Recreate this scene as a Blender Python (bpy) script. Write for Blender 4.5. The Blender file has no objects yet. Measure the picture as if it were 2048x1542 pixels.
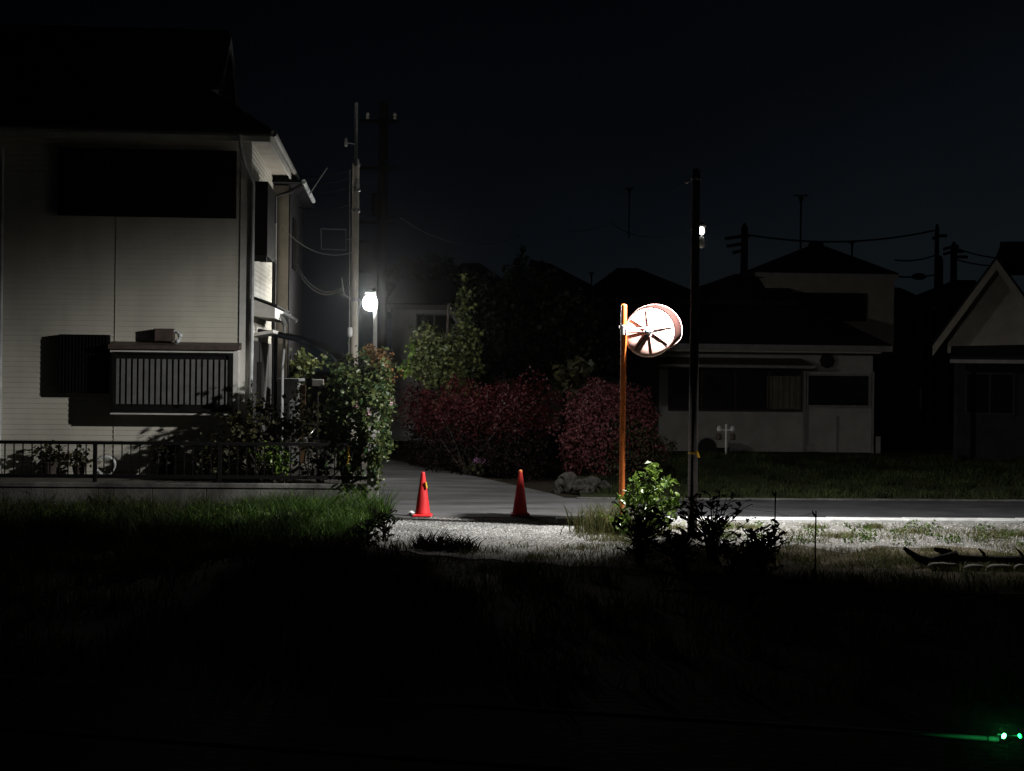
import bpy, math, random
import numpy as np
from mathutils import Vector, Matrix
random.seed(7)
C = bpy.context.scene.collection
R = math.radians
# ------------------------------------------------------------------ camera model (photo 2048x1542)
F, H, TH, CY = 3100.0, 2.35, 0.0113, 740.0
cT, sT = math.cos(TH), math.sin(TH)
def ray(x, y):
    u = (x-1024)/F; v = (CY-y)/F
    return Vector((u*cT - v*sT, 1.0, v*cT + u*sT))
CAM = Vector((0, 0, H))
def at(x, y, D):            # point at depth D that the photo shows at x, y
    return CAM + ray(x, y)*D
def gnd(x, y, z=0.0):       # point of the ground plane
    r = ray(x, y); return CAM + r*((z-H)/r.z)
cam_d = bpy.data.cameras.new('camera'); cam = bpy.data.objects.new('camera', cam_d); C.objects.link(cam)
cam_d.sensor_width = 36; cam_d.lens = 36*F/2048; cam_d.shift_y = -(771-CY)/2048
cam_d.clip_start = 0.05; cam_d.clip_end = 2000
cam.matrix_world = Matrix.Translation(CAM) @ Matrix.Rotation(R(90), 4, 'X') @ Matrix.Rotation(TH, 4, 'Z')
bpy.context.scene.camera = cam
vs = bpy.context.scene.view_settings
vs.view_transform = 'Standard'; vs.look = 'None'; vs.gamma = 1; vs.exposure = 0
bpy.context.scene.cycles.max_bounces = 6
bpy.context.scene.cycles.sample_clamp_indirect = 3

# ------------------------------------------------------------------ materials
def mat(name, col, col2=None, rough=.75, scale=6, bump=0, bscale=40, spec=.3, metal=0, emit=None, estr=0, detail=5, island=False, trans=0, stretch=None, lo=.35, hi=.65, patch=None, coat=0):
    m = bpy.data.materials.new(name); m.use_nodes = True
    nt = m.node_tree; b = nt.nodes['Principled BSDF']; L = nt.links.new
    b.inputs['Roughness'].default_value = rough; b.inputs['Specular IOR Level'].default_value = spec
    b.inputs['Metallic'].default_value = metal
    tc = nt.nodes.new('ShaderNodeTexCoord'); src = tc.outputs['Object']
    if stretch:
        mp = nt.nodes.new('ShaderNodeMapping'); mp.inputs['Scale'].default_value = stretch; L(src, mp.inputs[0]); src = mp.outputs[0]
    if col2 is None: col2 = tuple(c*.72 for c in col)
    rp = nt.nodes.new('ShaderNodeValToRGB')
    rp.color_ramp.elements[0].color = (*col2, 1); rp.color_ramp.elements[1].color = (*col, 1)
    if island:
        g = nt.nodes.new('ShaderNodeNewGeometry'); L(g.outputs['Random Per Island'], rp.inputs[0])
    else:
        n = nt.nodes.new('ShaderNodeTexNoise'); n.inputs['Scale'].default_value = scale; n.inputs['Detail'].default_value = detail
        n.inputs['Roughness'].default_value = .6
        L(src, n.inputs[0]); L(n.outputs[0], rp.inputs[0])
        rp.color_ramp.elements[0].position = lo; rp.color_ramp.elements[1].position = hi
    colour = rp.outputs[0]
    if patch:           # (scale, darkest factor, stretch): where another growth, dirt or rain streaks mix in
        mp2 = nt.nodes.new('ShaderNodeMapping'); mp2.inputs['Scale'].default_value = patch[2]; L(tc.outputs['Object'], mp2.inputs[0])
        n3 = nt.nodes.new('ShaderNodeTexNoise'); n3.inputs['Scale'].default_value = patch[0]; n3.inputs['Detail'].default_value = 5; L(mp2.outputs[0], n3.inputs[0])
        r3 = nt.nodes.new('ShaderNodeMapRange'); r3.inputs[1].default_value = .38; r3.inputs[2].default_value = .62; r3.inputs[3].default_value = patch[1]; r3.inputs[4].default_value = 1
        L(n3.outputs[0], r3.inputs[0]); mm = nt.nodes.new('ShaderNodeVectorMath'); mm.operation = 'SCALE'; L(colour, mm.inputs[0]); L(r3.outputs[0], mm.inputs['Scale']); colour = mm.outputs[0]
    if coat: b.inputs['Coat Weight'].default_value = coat; b.inputs['Coat Roughness'].default_value = .2
    L(colour, b.inputs['Base Color'])
    if bump:
        n2 = nt.nodes.new('ShaderNodeTexNoise'); n2.inputs['Scale'].default_value = bscale; n2.inputs['Detail'].default_value = 6
        L(src, n2.inputs[0]); bp = nt.nodes.new('ShaderNodeBump'); bp.inputs['Strength'].default_value = bump; bp.inputs['Distance'].default_value = .02
        L(n2.outputs[0], bp.inputs['Height']); L(bp.outputs[0], b.inputs['Normal'])
    if emit: 
        b.inputs['Emission Color'].default_value = (*emit, 1); b.inputs['Emission Strength'].default_value = estr
    if trans:
        t = nt.nodes.new('ShaderNodeBsdfTranslucent'); mx = nt.nodes.new('ShaderNodeMixShader'); mx.inputs[0].default_value = trans
        L(colour, t.inputs[0]); L(b.outputs[0], mx.inputs[1]); L(t.outputs[0], mx.inputs[2])
        L(mx.outputs[0], nt.nodes['Material Output'].inputs[0])
    return m
M = {}
M['siding'] = mat('cream_siding', (.58,.555,.48), (.50,.475,.405), .6, 1.2, .12, 60, patch=(1.1, .88, (2.2,2.2,.35)))
M['trim'] = mat('pale_trim', (.55,.54,.50), (.42,.41,.38), .55, 3)
M['pipe'] = mat('grey_white_pipe', (.55,.57,.57), (.35,.36,.36), .4, 4)
M['soffit'] = mat('soffit_board', (.36,.33,.28), (.28,.25,.21), .7, 3)
M['roof'] = mat('dark_roof_tile', (.016,.016,.018), (.009,.009,.010), .85, 5, .5, 25, .15)
M['shutter'] = mat('black_brown_shutter', (.006,.005,.005), (.003,.003,.003), .7, 3, 0, 40, .05)
M['bar'] = mat('black_metal', (.006,.0055,.0055), (.004,.0035,.0035), .55, 8, 0, 40, .2)
M['hood'] = mat('brown_hood_metal', (.085,.06,.05), (.05,.036,.03), .6, 5)
M['curtain'] = mat('grey_curtain', (.30,.30,.29), (.22,.22,.21), .8, 8)
M['glass'] = mat('dark_window_glass', (.012,.013,.015), (.006,.006,.008), .18, 2, 0, 40, .4)
M['concrete'] = mat('weathered_concrete', (.30,.29,.27), (.15,.145,.135), .9, 3.5, .4, 30)
M['block'] = mat('block_wall_concrete', (.19,.185,.17), (.085,.08,.074), .9, 3, .5, 35, patch=(1.2,.45,(1,1,.5)))
M['asphalt'] = mat('asphalt', (.046,.046,.050), (.022,.022,.024), .8, 1.4, .6, 90, .25, detail=9)
M['lane'] = mat('worn_pale_asphalt', (.125,.125,.130), (.06,.058,.056), .85, 1.0, .5, 90, .2, detail=7, stretch=(.5,1.6,1), lo=.38, hi=.62)
M['gutter'] = mat('pale_concrete_gutter', (.62,.62,.61), (.40,.40,.39), .85, 4, .3, 40)
M['gravel'] = mat('gravel_bed', (.24,.23,.215), (.085,.078,.066), .9, 22, .9, 60, .2, detail=8)
M['pebble'] = mat('pebbles', (.50,.495,.49), (.11,.105,.095), .85, island=True, patch=(1.3,.55,(1,1,1)))
M['soil'] = mat('dark_field_soil', (.035,.028,.02), (.015,.013,.009), .95, 2, .8, 12, .05)
M['yard'] = mat('packed_earth', (.10,.09,.075), (.05,.045,.035), .95, 3, .5, 30)
M['bank'] = mat('bank_turf', (.035,.045,.018), (.018,.02,.009), .95, 2, .6, 20, .1)
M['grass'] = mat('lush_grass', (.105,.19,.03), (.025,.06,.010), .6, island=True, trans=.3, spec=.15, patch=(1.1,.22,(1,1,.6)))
M['grassdark'] = mat('field_and_dimmed_grass', (.04,.05,.016), (.018,.022,.008), .7, island=True, trans=.3, spec=.1)
M['grassdry'] = mat('dry_grass', (.20,.18,.075), (.055,.075,.024), .7, island=True, trans=.3, spec=.15, patch=(.9,.55,(1,1,1)))
M['bankgrass'] = mat('bank_grass', (.065,.078,.025), (.015,.024,.009), .7, island=True, trans=.25, spec=.15, patch=(.8,.3,(1,1,1)))
M['leaf'] = mat('glossy_green_leaves', (.22,.32,.055), (.07,.135,.024), .35, island=True, trans=.3, spec=.5)
M['leaf2'] = mat('weed_leaves', (.10,.16,.03), (.03,.06,.012), .5, island=True, trans=.3, spec=.3)
M['rose'] = mat('climbing_rose_leaves', (.11,.13,.04), (.018,.048,.014), .42, island=True, trans=.3, spec=.4)
M['shrub'] = mat('privet_leaves', (.12,.13,.038), (.03,.05,.015), .5, island=True, trans=.3, spec=.35)
M['rust'] = mat('rusty_new_leaves', (.20,.09,.025), (.10,.06,.02), .5, island=True, trans=.3, spec=.35)
M['red'] = mat('red_hedge_leaves', (.075,.007,.009), (.032,.0045,.006), .55, island=True, trans=.25, spec=.25)
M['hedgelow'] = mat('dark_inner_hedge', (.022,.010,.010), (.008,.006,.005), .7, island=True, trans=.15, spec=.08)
M['purple'] = mat('plum_bush_leaves', (.21,.060,.066), (.09,.030,.033), .55, island=True, trans=.25, spec=.25)
M['olive'] = mat('olive_bush_leaves', (.055,.05,.018), (.018,.02,.009), .55, island=True, trans=.25, spec=.25)
M['tree'] = mat('dark_tree_leaves', (.012,.017,.007), (.004,.007,.003), .65, island=True, trans=.15, spec=.15)
M['weed'] = mat('dark_weed_leaves', (.012,.016,.007), (.006,.008,.004), .75, island=True, trans=.1, spec=.08)
M['bark'] = mat('bark', (.06,.05,.04), (.025,.02,.016), .9, 8, .7, 30, .1)
M['log'] = mat('charred_log', (.02,.017,.014), (.008,.007,.006), .9, 8, .7, 30, .1)
M['rock'] = mat('garden_rock', (.085,.078,.068), (.022,.02,.018), .9, 6, .8, 14, .15)
M['stone'] = mat('pale_stone', (.30,.28,.24), (.10,.095,.085), .9, 6, .6, 18, .15)
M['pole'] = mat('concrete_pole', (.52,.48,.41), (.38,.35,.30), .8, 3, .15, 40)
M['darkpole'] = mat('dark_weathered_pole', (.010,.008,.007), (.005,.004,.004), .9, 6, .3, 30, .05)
M['steel'] = mat('galvanised_steel', (.32,.32,.32), (.2,.2,.2), .45, 6, metal=.5)
M['cable'] = mat('grey_cable', (.14,.14,.14), (.10,.10,.10), .6, 5)
M['cabledark'] = mat('black_cable', (.004,.004,.004), (.003,.003,.003), .9, 5, 0, 40, .03)
M['orange'] = mat('orange_painted_steel', (.78,.20,.042), (.62,.15,.030), .4, 9, .05, 30, .5, coat=.6)
M['mirrorback'] = mat('pale_orange_shell', (.80,.52,.44), (.70,.43,.36), .45, 5, 0, 40, .4)
M['mirrorhood'] = mat('pink_orange_visor', (.030,.013,.011), (.022,.009,.008), .8, 5, 0, 40, .03)
M['mirror'] = mat('mirror_face', (.8,.8,.8), (.8,.8,.8), .03, metal=1)
M['hubblue'] = mat('pale_blue_bracket', (.35,.46,.52), (.2,.27,.3), .5, 30)
M['cone'] = mat('red_cone_plastic', (.80,.035,.040), (.66,.026,.030), .45, 5, .05, 30, .4, patch=(5,.78,(1,1,.6)))
M['coneworn'] = mat('worn_red_cone_plastic', (.70,.040,.038), (.48,.028,.026), .65, 9, .05, 30, .3, patch=(5,.6,(1,1,.6)))
M['yellow'] = mat('yellow_plastic', (.75,.42,.04), (.6,.32,.03), .45, 5)
M['lamp'] = mat('lit_street_lamp', (.9,.9,.9), emit=(1,.985,.93), estr=430)
M['floodglow'] = mat('lit_flood_lens', (.9,.9,.9), emit=(1,.97,.90), estr=5)
M['greenled'] = mat('lit_green_led', (.1,.8,.3), emit=(.10,1,.28), estr=14)
M['greenleddim'] = mat('lit_green_led_dimmer', (.1,.8,.3), emit=(.02,.9,.12), estr=2.2)
M['rail'] = mat('dark_railing_paint', (.10,.10,.10), (.07,.065,.065), .6, 14, 0, 40, .2)
M['railpost'] = mat('black_railing_post', (.012,.012,.012), (.008,.008,.008), .9, 14, 0, 40, .02)
M['picket'] = mat('grey_aluminium_picket', (.14,.14,.138), (.10,.10,.098), .6, 6)
M['clad'] = mat('dark_side_cladding', (.022,.021,.022), (.013,.012,.013), .8, 4, 0, 40, .1)
M['greytone'] = mat('grey_board_and_shade', (.11,.105,.105), (.075,.07,.07), .8, 4)
M['dirt'] = mat('brown_verge_earth', (.13,.105,.07), (.045,.038,.026), .95, 3, .8, 25, .1, patch=(.9,.5,(1,1,1)))
M['wall_l'] = mat('pale_stucco', (.30,.29,.265), (.24,.23,.21), .85, 2.5, .3, 60)
M['wall_d'] = mat('dim_stucco', (.26,.23,.19), (.2,.18,.15), .85, 2.5, .3, 60)
M['wall_g'] = mat('gable_stucco', (.26,.235,.195), (.20,.175,.15), .85, 2.5, .3, 60)
M['fascia'] = mat('grey_fascia', (.22,.21,.195), (.16,.15,.14), .7, 4)
M['wood'] = mat('brown_wood_sash', (.045,.028,.02), (.025,.016,.012), .7, 4)
M['shed'] = mat('grey_shed_panel', (.24,.25,.25), (.15,.155,.155), .6, 5, .1, 30)
M['white'] = mat('white_plastic', (.7,.7,.69), (.55,.55,.54), .45, 5)
M['carport'] = mat('dark_bronze_aluminium', (.014,.017,.021), (.009,.011,.014), .8, 5, 0, 40, .05)
M['panelroof'] = mat('smoked_roof_panel', (.004,.0045,.005), (.003,.003,.003), 1, 4, 0, 40, 0)
M['flower'] = mat('pale_pink_petals', (.7,.5,.52), (.55,.3,.36), .6, island=True, trans=.3)
M['flowerp'] = mat('mauve_petals', (.42,.22,.40), (.25,.12,.26), .6, island=True, trans=.3)
M['terracotta'] = mat('dull_clay_pot', (.06,.045,.04), (.035,.026,.022), .85, 6)
M['chrome'] = mat('chrome', (.75,.75,.75), (.6,.6,.6), .12, metal=1)
M['reflector'] = mat('lamp_reflector_chrome', (.95,.93,.93), (.9,.88,.88), .32, 4, metal=1)

# ------------------------------------------------------------------ mesh builder
class MB:
    def __init__(s): s.v = []; s.f = []
    def add(s, vs, fs):
        o = len(s.v); s.v += [tuple(p) for p in vs]; s.f += [tuple(i+o for i in q) for q in fs]; return s
    def hexa(s, p):      # 8 points: bottom 4 ccw, top 4 ccw
        return s.add(p, [(3,2,1,0),(4,5,6,7),(0,1,5,4),(1,2,6,5),(2,3,7,6),(3,0,4,7)])
    def box(s, fr, u0, u1, d0, d1, z0, z1):
        if u0 > u1: u0, u1 = u1, u0
        if d0 > d1: d0, d1 = d1, d0
        if z0 > z1: z0, z1 = z1, z0
        return s.hexa([fr(u0,d0,z0),fr(u1,d0,z0),fr(u1,d1,z0),fr(u0,d1,z0),fr(u0,d0,z1),fr(u1,d0,z1),fr(u1,d1,z1),fr(u0,d1,z1)])
    def tube(s, pts, r, n=8, cap=True):
        pts = [Vector(p) for p in pts]; rs = r if isinstance(r, (list, tuple)) else [r]*len(pts)
        o = len(s.v); up = None
        for i, p in enumerate(pts):
            t = (pts[min(i+1, len(pts)-1)] - pts[max(i-1, 0)]).normalized()
            if up is None:
                up = Vector((0,0,1)) if abs(t.z) < .9 else Vector((1,0,0))
            a = t.cross(up).normalized(); b = a.cross(t).normalized(); up = b
            for k in range(n):
                an = 2*math.pi*k/n; s.v.append(tuple(p + (a*math.cos(an) + b*math.sin(an))*rs[i]))
        for i in range(len(pts)-1):
            for k in range(n):
                k2 = (k+1) % n; s.f.append((o+i*n+k, o+i*n+k2, o+(i+1)*n+k2, o+(i+1)*n+k))
        if cap:
            s.f.append(tuple(o+k for k in range(n))); e = o+(len(pts)-1)*n
            s.f.append(tuple(e+k for k in reversed(range(n))))
        return s
    def lathe(s, c, prof, n=20, ax=None):   # prof: (r, h) along axis
        c = Vector(c); ax = Vector(ax or (0,0,1)).normalized()
        a = ax.orthogonal().normalized(); b = ax.cross(a); o = len(s.v); m = len(prof)
        for r, h in prof:
            for k in range(n):
                an = 2*math.pi*k/n; s.v.append(tuple(c + ax*h + (a*math.cos(an)+b*math.sin(an))*max(r, 1e-4)))
        for i in range(m-1):
            for k in range(n):
                k2 = (k+1) % n; s.f.append((o+i*n+k, o+i*n+k2, o+(i+1)*n+k2, o+(i+1)*n+k))
        s.f.append(tuple(o+k for k in reversed(range(n)))); s.f.append(tuple(o+(m-1)*n+k for k in range(n)))
        return s
    def ball(s, c, rx, ry=None, rz=None, n=14, m=9, lump=0):
        ry = ry or rx; rz = rz or rx; c = Vector(c); o = len(s.v)
        ph = [random.random()*6 for _ in range(4)]
        for i in range(m+1):
            la = -math.pi/2 + math.pi*i/m
            for k in range(n):
                lo = 2*math.pi*k/n
                q = 1 + lump*(math.sin(2*lo+ph[0])*math.cos(la)+.7*math.sin(3*lo+ph[1]+2*la)*math.cos(la)+.6*math.sin(4*la+ph[2]))
                s.v.append((c.x+rx*q*math.cos(la)*math.cos(lo), c.y+ry*q*math.cos(la)*math.sin(lo), c.z+rz*q*math.sin(la)))
        for i in range(m):
            for k in range(n):
                k2 = (k+1) % n; s.f.append((o+i*n+k, o+i*n+k2, o+(i+1)*n+k2, o+(i+1)*n+k))
        return s
    def build(s, name, m, parent=None, loc=None, smooth=False, bevel=0):
        return link(name, np.array(s.v, dtype=np.float64), s.f, m, parent, loc, smooth, bevel)
ROOT = {}
def rootloc(o):
    while o.parent: o = o.parent
    return ROOT[o.name]
def link(name, v, f, m, parent=None, loc=None, smooth=False, bevel=0):
    me = bpy.data.meshes.new(name); o = bpy.data.objects.new(name, me); C.objects.link(o)
    if parent: L0 = np.array(rootloc(parent)); o.parent = parent
    else:
        L0 = np.array(loc if loc is not None else (0,0,0), dtype=float); o.location = L0; ROOT[o.name] = tuple(L0)
    me.from_pydata((v - L0).tolist(), [], f if isinstance(f, list) else f.tolist()); me.update()
    me.materials.append(m)
    if smooth:
        for p in me.polygons: p.use_smooth = True
    if bevel:
        b = o.modifiers.new('bevel', 'BEVEL'); b.width = bevel; b.segments = 2; b.limit_method = 'ANGLE'
    return o
def tag(o, label, cat, group=None, kind=None):
    if label: o['label'] = label
    if cat: o['category'] = cat
    if group: o['group'] = group
    if kind: o['kind'] = kind
    return o
def thing(name, label, cat, loc, group=None):
    o = bpy.data.objects.new(name, None); C.objects.link(o); o.location = Vector(loc); o.empty_display_size = .2
    ROOT[o.name] = tuple(loc); return tag(o, label, cat, group)
def struct(o): o['kind'] = 'structure'; return o
def dup(root, loc, label=None, rz=0, s=1):
    r = root.copy(); C.objects.link(r); r.location = Vector(loc); r.rotation_euler = (0,0,rz); r.scale = (s,s,s); ROOT[r.name] = tuple(loc)
    if label: r['label'] = label
    for ch in [o for o in C.objects if o.parent is root]:
        c = ch.copy(); C.objects.link(c); c.parent = r
        for g in [o for o in C.objects if o.parent is ch]:
            d = g.copy(); C.objects.link(d); d.parent = c
    return r
class Frame:
    def __init__(s, o, phi): s.o = Vector((o[0], o[1], 0)); s.a = Vector((math.cos(phi), math.sin(phi), 0)); s.b = Vector((-math.sin(phi), math.cos(phi), 0))
    def __call__(s, u, d, z): return s.o + s.a*u + s.b*d + Vector((0,0,z))
    def hit(s, x, y, d=0):          # (u, z) where the sight line meets the plane at depth d
        r = ray(x, y); t = (d + (s.o - Vector((0,0,0))).dot(s.b)) / r.dot(s.b)
        p = CAM + r*t; return (p - s.o).dot(s.a), p.z
    def hitu(s, x, y, u=0):         # (d, z) where the sight line meets the plane at u
        r = ray(x, y); t = (u + s.o.dot(s.a)) / r.dot(s.a)
        p = CAM + r*t; return (p - s.o).dot(s.b), p.z
W = Frame((0,0), 0)
PHI = R(4.2)
# ------------------------------------------------------------------ foliage
rng = np.random.default_rng(11)
def leaves(cents, rads, counts, size, up=.3, shell=.45, lump=.22, aspect=.5, droop=0, zmin=.02):
    """leaf-sized folded quads spread through lumpy ellipsoids"""
    V = []; k = 0; Fs = []
    for c, r, n in zip(cents, rads, counts):
        d = rng.normal(size=(n,3)); d /= np.linalg.norm(d, axis=1)[:,None]
        ph = rng.random(6)*6.28
        q = 1 + lump*(np.sin(3*d[:,0]+ph[0])*np.sin(3*d[:,1]*1.3+ph[1]) + np.sin(5*d[:,2]+ph[2]+3*d[:,0]) + .8*np.sin(9*d[:,0]+ph[3])*np.sin(8*d[:,2]+ph[4]))
        rr = rng.random(n)**shell*q
        p = np.array(c) + d*rr[:,None]*np.array(r)
        keep = p[:,2] > zmin; p = p[keep]; d = d[keep]; n = len(p)
        s = size*(.55+.9*rng.random(n))
        nor = d*.7 + rng.normal(size=(n,3))*.7; nor[:,2] += up; nor /= np.linalg.norm(nor, axis=1)[:,None]
        t = np.cross(nor, rng.normal(size=(n,3))); t[:,2] -= droop; t /= np.linalg.norm(t, axis=1)[:,None]
        b = np.cross(nor, t)
        tip = p + t*s[:,None]; lf = p + t*(s*.45)[:,None] + b*(s*aspect)[:,None] + nor*(s*.16)[:,None]; rt = p + t*(s*.45)[:,None] - b*(s*aspect)[:,None] + nor*(s*.16)[:,None]
        V.append(np.stack([p, rt, tip, lf], 1).reshape(-1,3))
        i = np.arange(n)*4 + k; Fs.append(np.stack([i, i+1, i+2], 1)); Fs.append(np.stack([i, i+2, i+3], 1)); k += 4*n
    return np.concatenate(V), np.concatenate(Fs)
def blades(P, h, w, lean=.35):
    n = len(P); a = rng.random(n)*6.28; hh = h*(.45+.9*rng.random(n)); ww = w*(.6+.8*rng.random(n))
    la = rng.random(n)*6.28; ln = lean*hh*(.3+rng.random(n))
    dx = np.stack([np.cos(a)*ww, np.sin(a)*ww, np.zeros(n)], 1); lv = np.stack([np.cos(la)*ln, np.sin(la)*ln, np.zeros(n)], 1)
    z = np.array([0,0,1.0])
    m = P + lv*.35 + z*(hh*.6)[:,None]; t = P + lv + z*hh[:,None]
    V = np.stack([P-dx, P+dx, m+dx*.7, m-dx*.7, t], 1).reshape(-1,3)
    i = np.arange(n)*5
    f = [tuple(q) for q in np.stack([i, i+1, i+2, i+3], 1).tolist()] + [tuple(q) for q in np.stack([i+3, i+2, i+4], 1).tolist()]
    return V, f
def scatter(n, x0, x1, y0, y1, clump=0, z=0, zf=None):
    if clump:
        cx = rng.uniform(x0, x1, clump); cy = rng.uniform(y0, y1, clump); k = rng.integers(0, clump, n)
        s = rng.uniform(.06, .28, clump)[k]
        x = cx[k] + rng.normal(size=n)*s; y = cy[k] + rng.normal(size=n)*s
        ok = (x > x0) & (x < x1) & (y > y0) & (y < y1); x = x[ok]; y = y[ok]
    else: x = rng.uniform(x0, x1, n); y = rng.uniform(y0, y1, n)
    zz = zf(x, y) if zf else np.full(len(x), float(z))
    return np.stack([x, y, zz], 1)
def stuff(name, V, f, m, label, cat):
    o = link(name, V, f, m); return tag(o, label, cat, None, 'stuff')

# ------------------------------------------------------------------ world: night sky
w = bpy.data.worlds.new('World'); bpy.context.scene.world = w; w.use_nodes = True
nt = w.node_tree; bg = nt.nodes['Background']; bg.inputs[1].default_value = 1.0
tc = nt.nodes.new('ShaderNodeTexCoord'); sx = nt.nodes.new('ShaderNodeSeparateXYZ'); rp = nt.nodes.new('ShaderNodeValToRGB')
mr = nt.nodes.new('ShaderNodeMath'); mr.operation = 'MULTIPLY_ADD'; mr.inputs[1].default_value = .18
nt.links.new(tc.outputs['Generated'], sx.inputs[0])
nz = nt.nodes.new('ShaderNodeTexNoise'); nz.inputs['Scale'].default_value = 5; nt.links.new(tc.outputs['Generated'], nz.inputs[0])
nzm = nt.nodes.new('ShaderNodeMath'); nzm.operation = 'MULTIPLY_ADD'; nzm.inputs[1].default_value = .10; nzm.inputs[2].default_value = -.05
nt.links.new(nz.outputs[0], nzm.inputs[0])
ax = nt.nodes.new('ShaderNodeMath'); ax.operation = 'ADD'
# the glow of the town lies low and to the right
nx = nt.nodes.new('ShaderNodeMath'); nx.operation = 'MULTIPLY'; nx.inputs[1].default_value = -.28
nt.links.new(sx.outputs[0], nx.inputs[0]); nt.links.new(sx.outputs[2], ax.inputs[0]); nt.links.new(nx.outputs[0], ax.inputs[1])
ax2 = nt.nodes.new('ShaderNodeMath'); ax2.operation = 'ADD'; nt.links.new(ax.outputs[0], ax2.inputs[0]); nt.links.new(nzm.outputs[0], ax2.inputs[1])
nt.links.new(ax2.outputs[0], rp.inputs[0])
cr = rp.color_ramp; cr.elements[0].position = 0; cr.elements[0].color = (.0042,.0060,.0075,1)
cr.elements[1].position = .33; cr.elements[1].color = (.0004,.0005,.0010,1)
e = cr.elements.new(.14); e.color = (.0014,.0019,.0029,1)
nt.links.new(rp.outputs[0], bg.inputs[0])

# ------------------------------------------------------------------ ground, road, gravel
def sheet(name, pts, z, m, cut=0):
    b = MB(); n = len(pts); b.add([(p[0],p[1],z) for p in pts] + [(p[0],p[1],z-.2) for p in pts],
        [tuple(range(n))] + [(i, i+n, (i+1)%n+n, (i+1)%n) for i in range(n)])
    return struct(b.build(name, m))
struct(link('ground', np.array([(-400,-20,0),(400,-20,0),(400,900,0),(-400,900,0)], float), [(0,1,2,3)], M['soil']))
tl = math.tan(PHI)
near = lambda x: 24.50 + tl*x
far = lambda x: 28.05 + tl*x
sheet('gravel_lot', [(-1.75,20.4),(-1.55,20.0),(-1.3,19.9),(-1.1,19.5),(-.8,19.45),(-.5,19.1),(-.2,19.15),(.1,18.8),(.4,18.85),(.7,18.5),(1.1,18.55),(1.6,18.2),(12,17.9),(13,near(13)),(-2.1,near(-2.1)),(-2.0,22.6)], .012, M['gravel'])
sheet('road', [(2.1,near(2.1)),(40,near(40)),(40,far(40)),(2.35,far(2.35))], .024, M['asphalt'])
sheet('lane', [(-2.18,near(-2.18)),(2.095,near(2.095)),(2.345,far(2.345)),(1.0,28.4),(.75,29.4),(-.2,32.2),(-1.2,35),(-2.3,37.6),(-5.5,46),(-8.0,46),(-4.2,36),(-2.24,26.2)], .022, M['lane'])
g1 = MB()
for i in range(22):
    x0 = .72 + i*.62; g1.box(W, x0, x0+.612, near(x0)-.44, near(x0)-.02, -.1, .052 + random.uniform(-.003,.003))
struct(g1.build('gutter', M['gutter'], bevel=.008))
g2 = MB()
for i in range(30):
    x0 = 1.2 + i*.62; g2.box(W, x0, x0+.612, far(x0)+.01, far(x0)+.12, -.1, .05 + random.uniform(-.004,.004))
struct(g2.build('kerb', M['block'], bevel=.01))
sheet('verge', [(1.6,16.6),(14,16.4)] + [(14-k*.22, 20.75 + .55*math.sin(k*.9) * math.sin(k*.37+1) + random.uniform(-.22,.22) - max(0, 3-(14-k*.22))*.28) for k in range(57)], .018, M['dirt'])
# raised plot of the left house
FW = Frame(tuple(at(757, 1000, 25.35))[:2], PHI)           # wall line, u = 0 at the pillar's right edge
yd = MB().box(FW, -14, -.25, .16, 12, -.1, .40); struct(yd.build('yard', M['yard']))
# grass bank beyond the road
def bankz(x, y):
    y0 = 28.3 + tl*x; t = np.clip((y-y0)/4.0, 0, 1)
    return .02 + .14*t*t*(3-2*t) + .30*np.exp(-((x-5.0)/1.7)**2 - ((y-35)/2.2)**2) + .03*np.sin(2.1*x)*np.sin(1.7*y)*t
gx = np.linspace(1.3, 26, 80); V = []; 
for i in range(24):
    for x in gx:
        y = 28.2 + tl*x + 16*i/23; V.append((x, y, float(bankz(x, y))))
fs = [(i*80+k, i*80+k+1, (i+1)*80+k+1, (i+1)*80+k) for i in range(23) for k in range(79)]
o = struct(link('grass_bank', np.array(V), fs, M['bank'], smooth=True))

# pebbles, grass
oct_v = np.array([(1,0,0),(-1,0,0),(0,1,0),(0,-1,0),(0,0,1),(0,0,-1)], float)
oct_f = np.array([(0,2,4),(2,1,4),(1,3,4),(3,0,4),(2,0,5),(1,2,5),(3,1,5),(0,3,5)])
def pebbles(P, s0, s1):
    n = len(P); s = rng.uniform(s0, s1, n)
    v = oct_v[None]*(s[:,None,None]*rng.uniform(.6,1.2,(n,1,3))*rng.uniform(.75,1.2,(n,6,1))) 
    a = rng.random(n)*6.28; ca, sa = np.cos(a)[:,None], np.sin(a)[:,None]
    x = v[:,:,0]*ca - v[:,:,1]*sa; y = v[:,:,0]*sa + v[:,:,1]*ca
    v = np.stack([x, y, v[:,:,2]*.6], 2) + P[:,None,:] + np.array([0,0,.012])
    return v.reshape(-1,3), [tuple(q) for q in (oct_f[None] + (np.arange(n)*6)[:,None,None]).reshape(-1,3).tolist()]
P = np.concatenate([scatter(15000, -2.0, 10.5, 20.4, 24.7), scatter(9000, -2.0, 2.2, 21.2, 24.5)])
P = P[(P[:,1] < 24.48 + tl*P[:,0] - np.where(P[:,0] > .7, .46, 0))]
stuff('gravel', *pebbles(P, .007, .026), M['pebble'], 'loose pale grey gravel between the road and the dark field', 'gravel')
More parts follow.
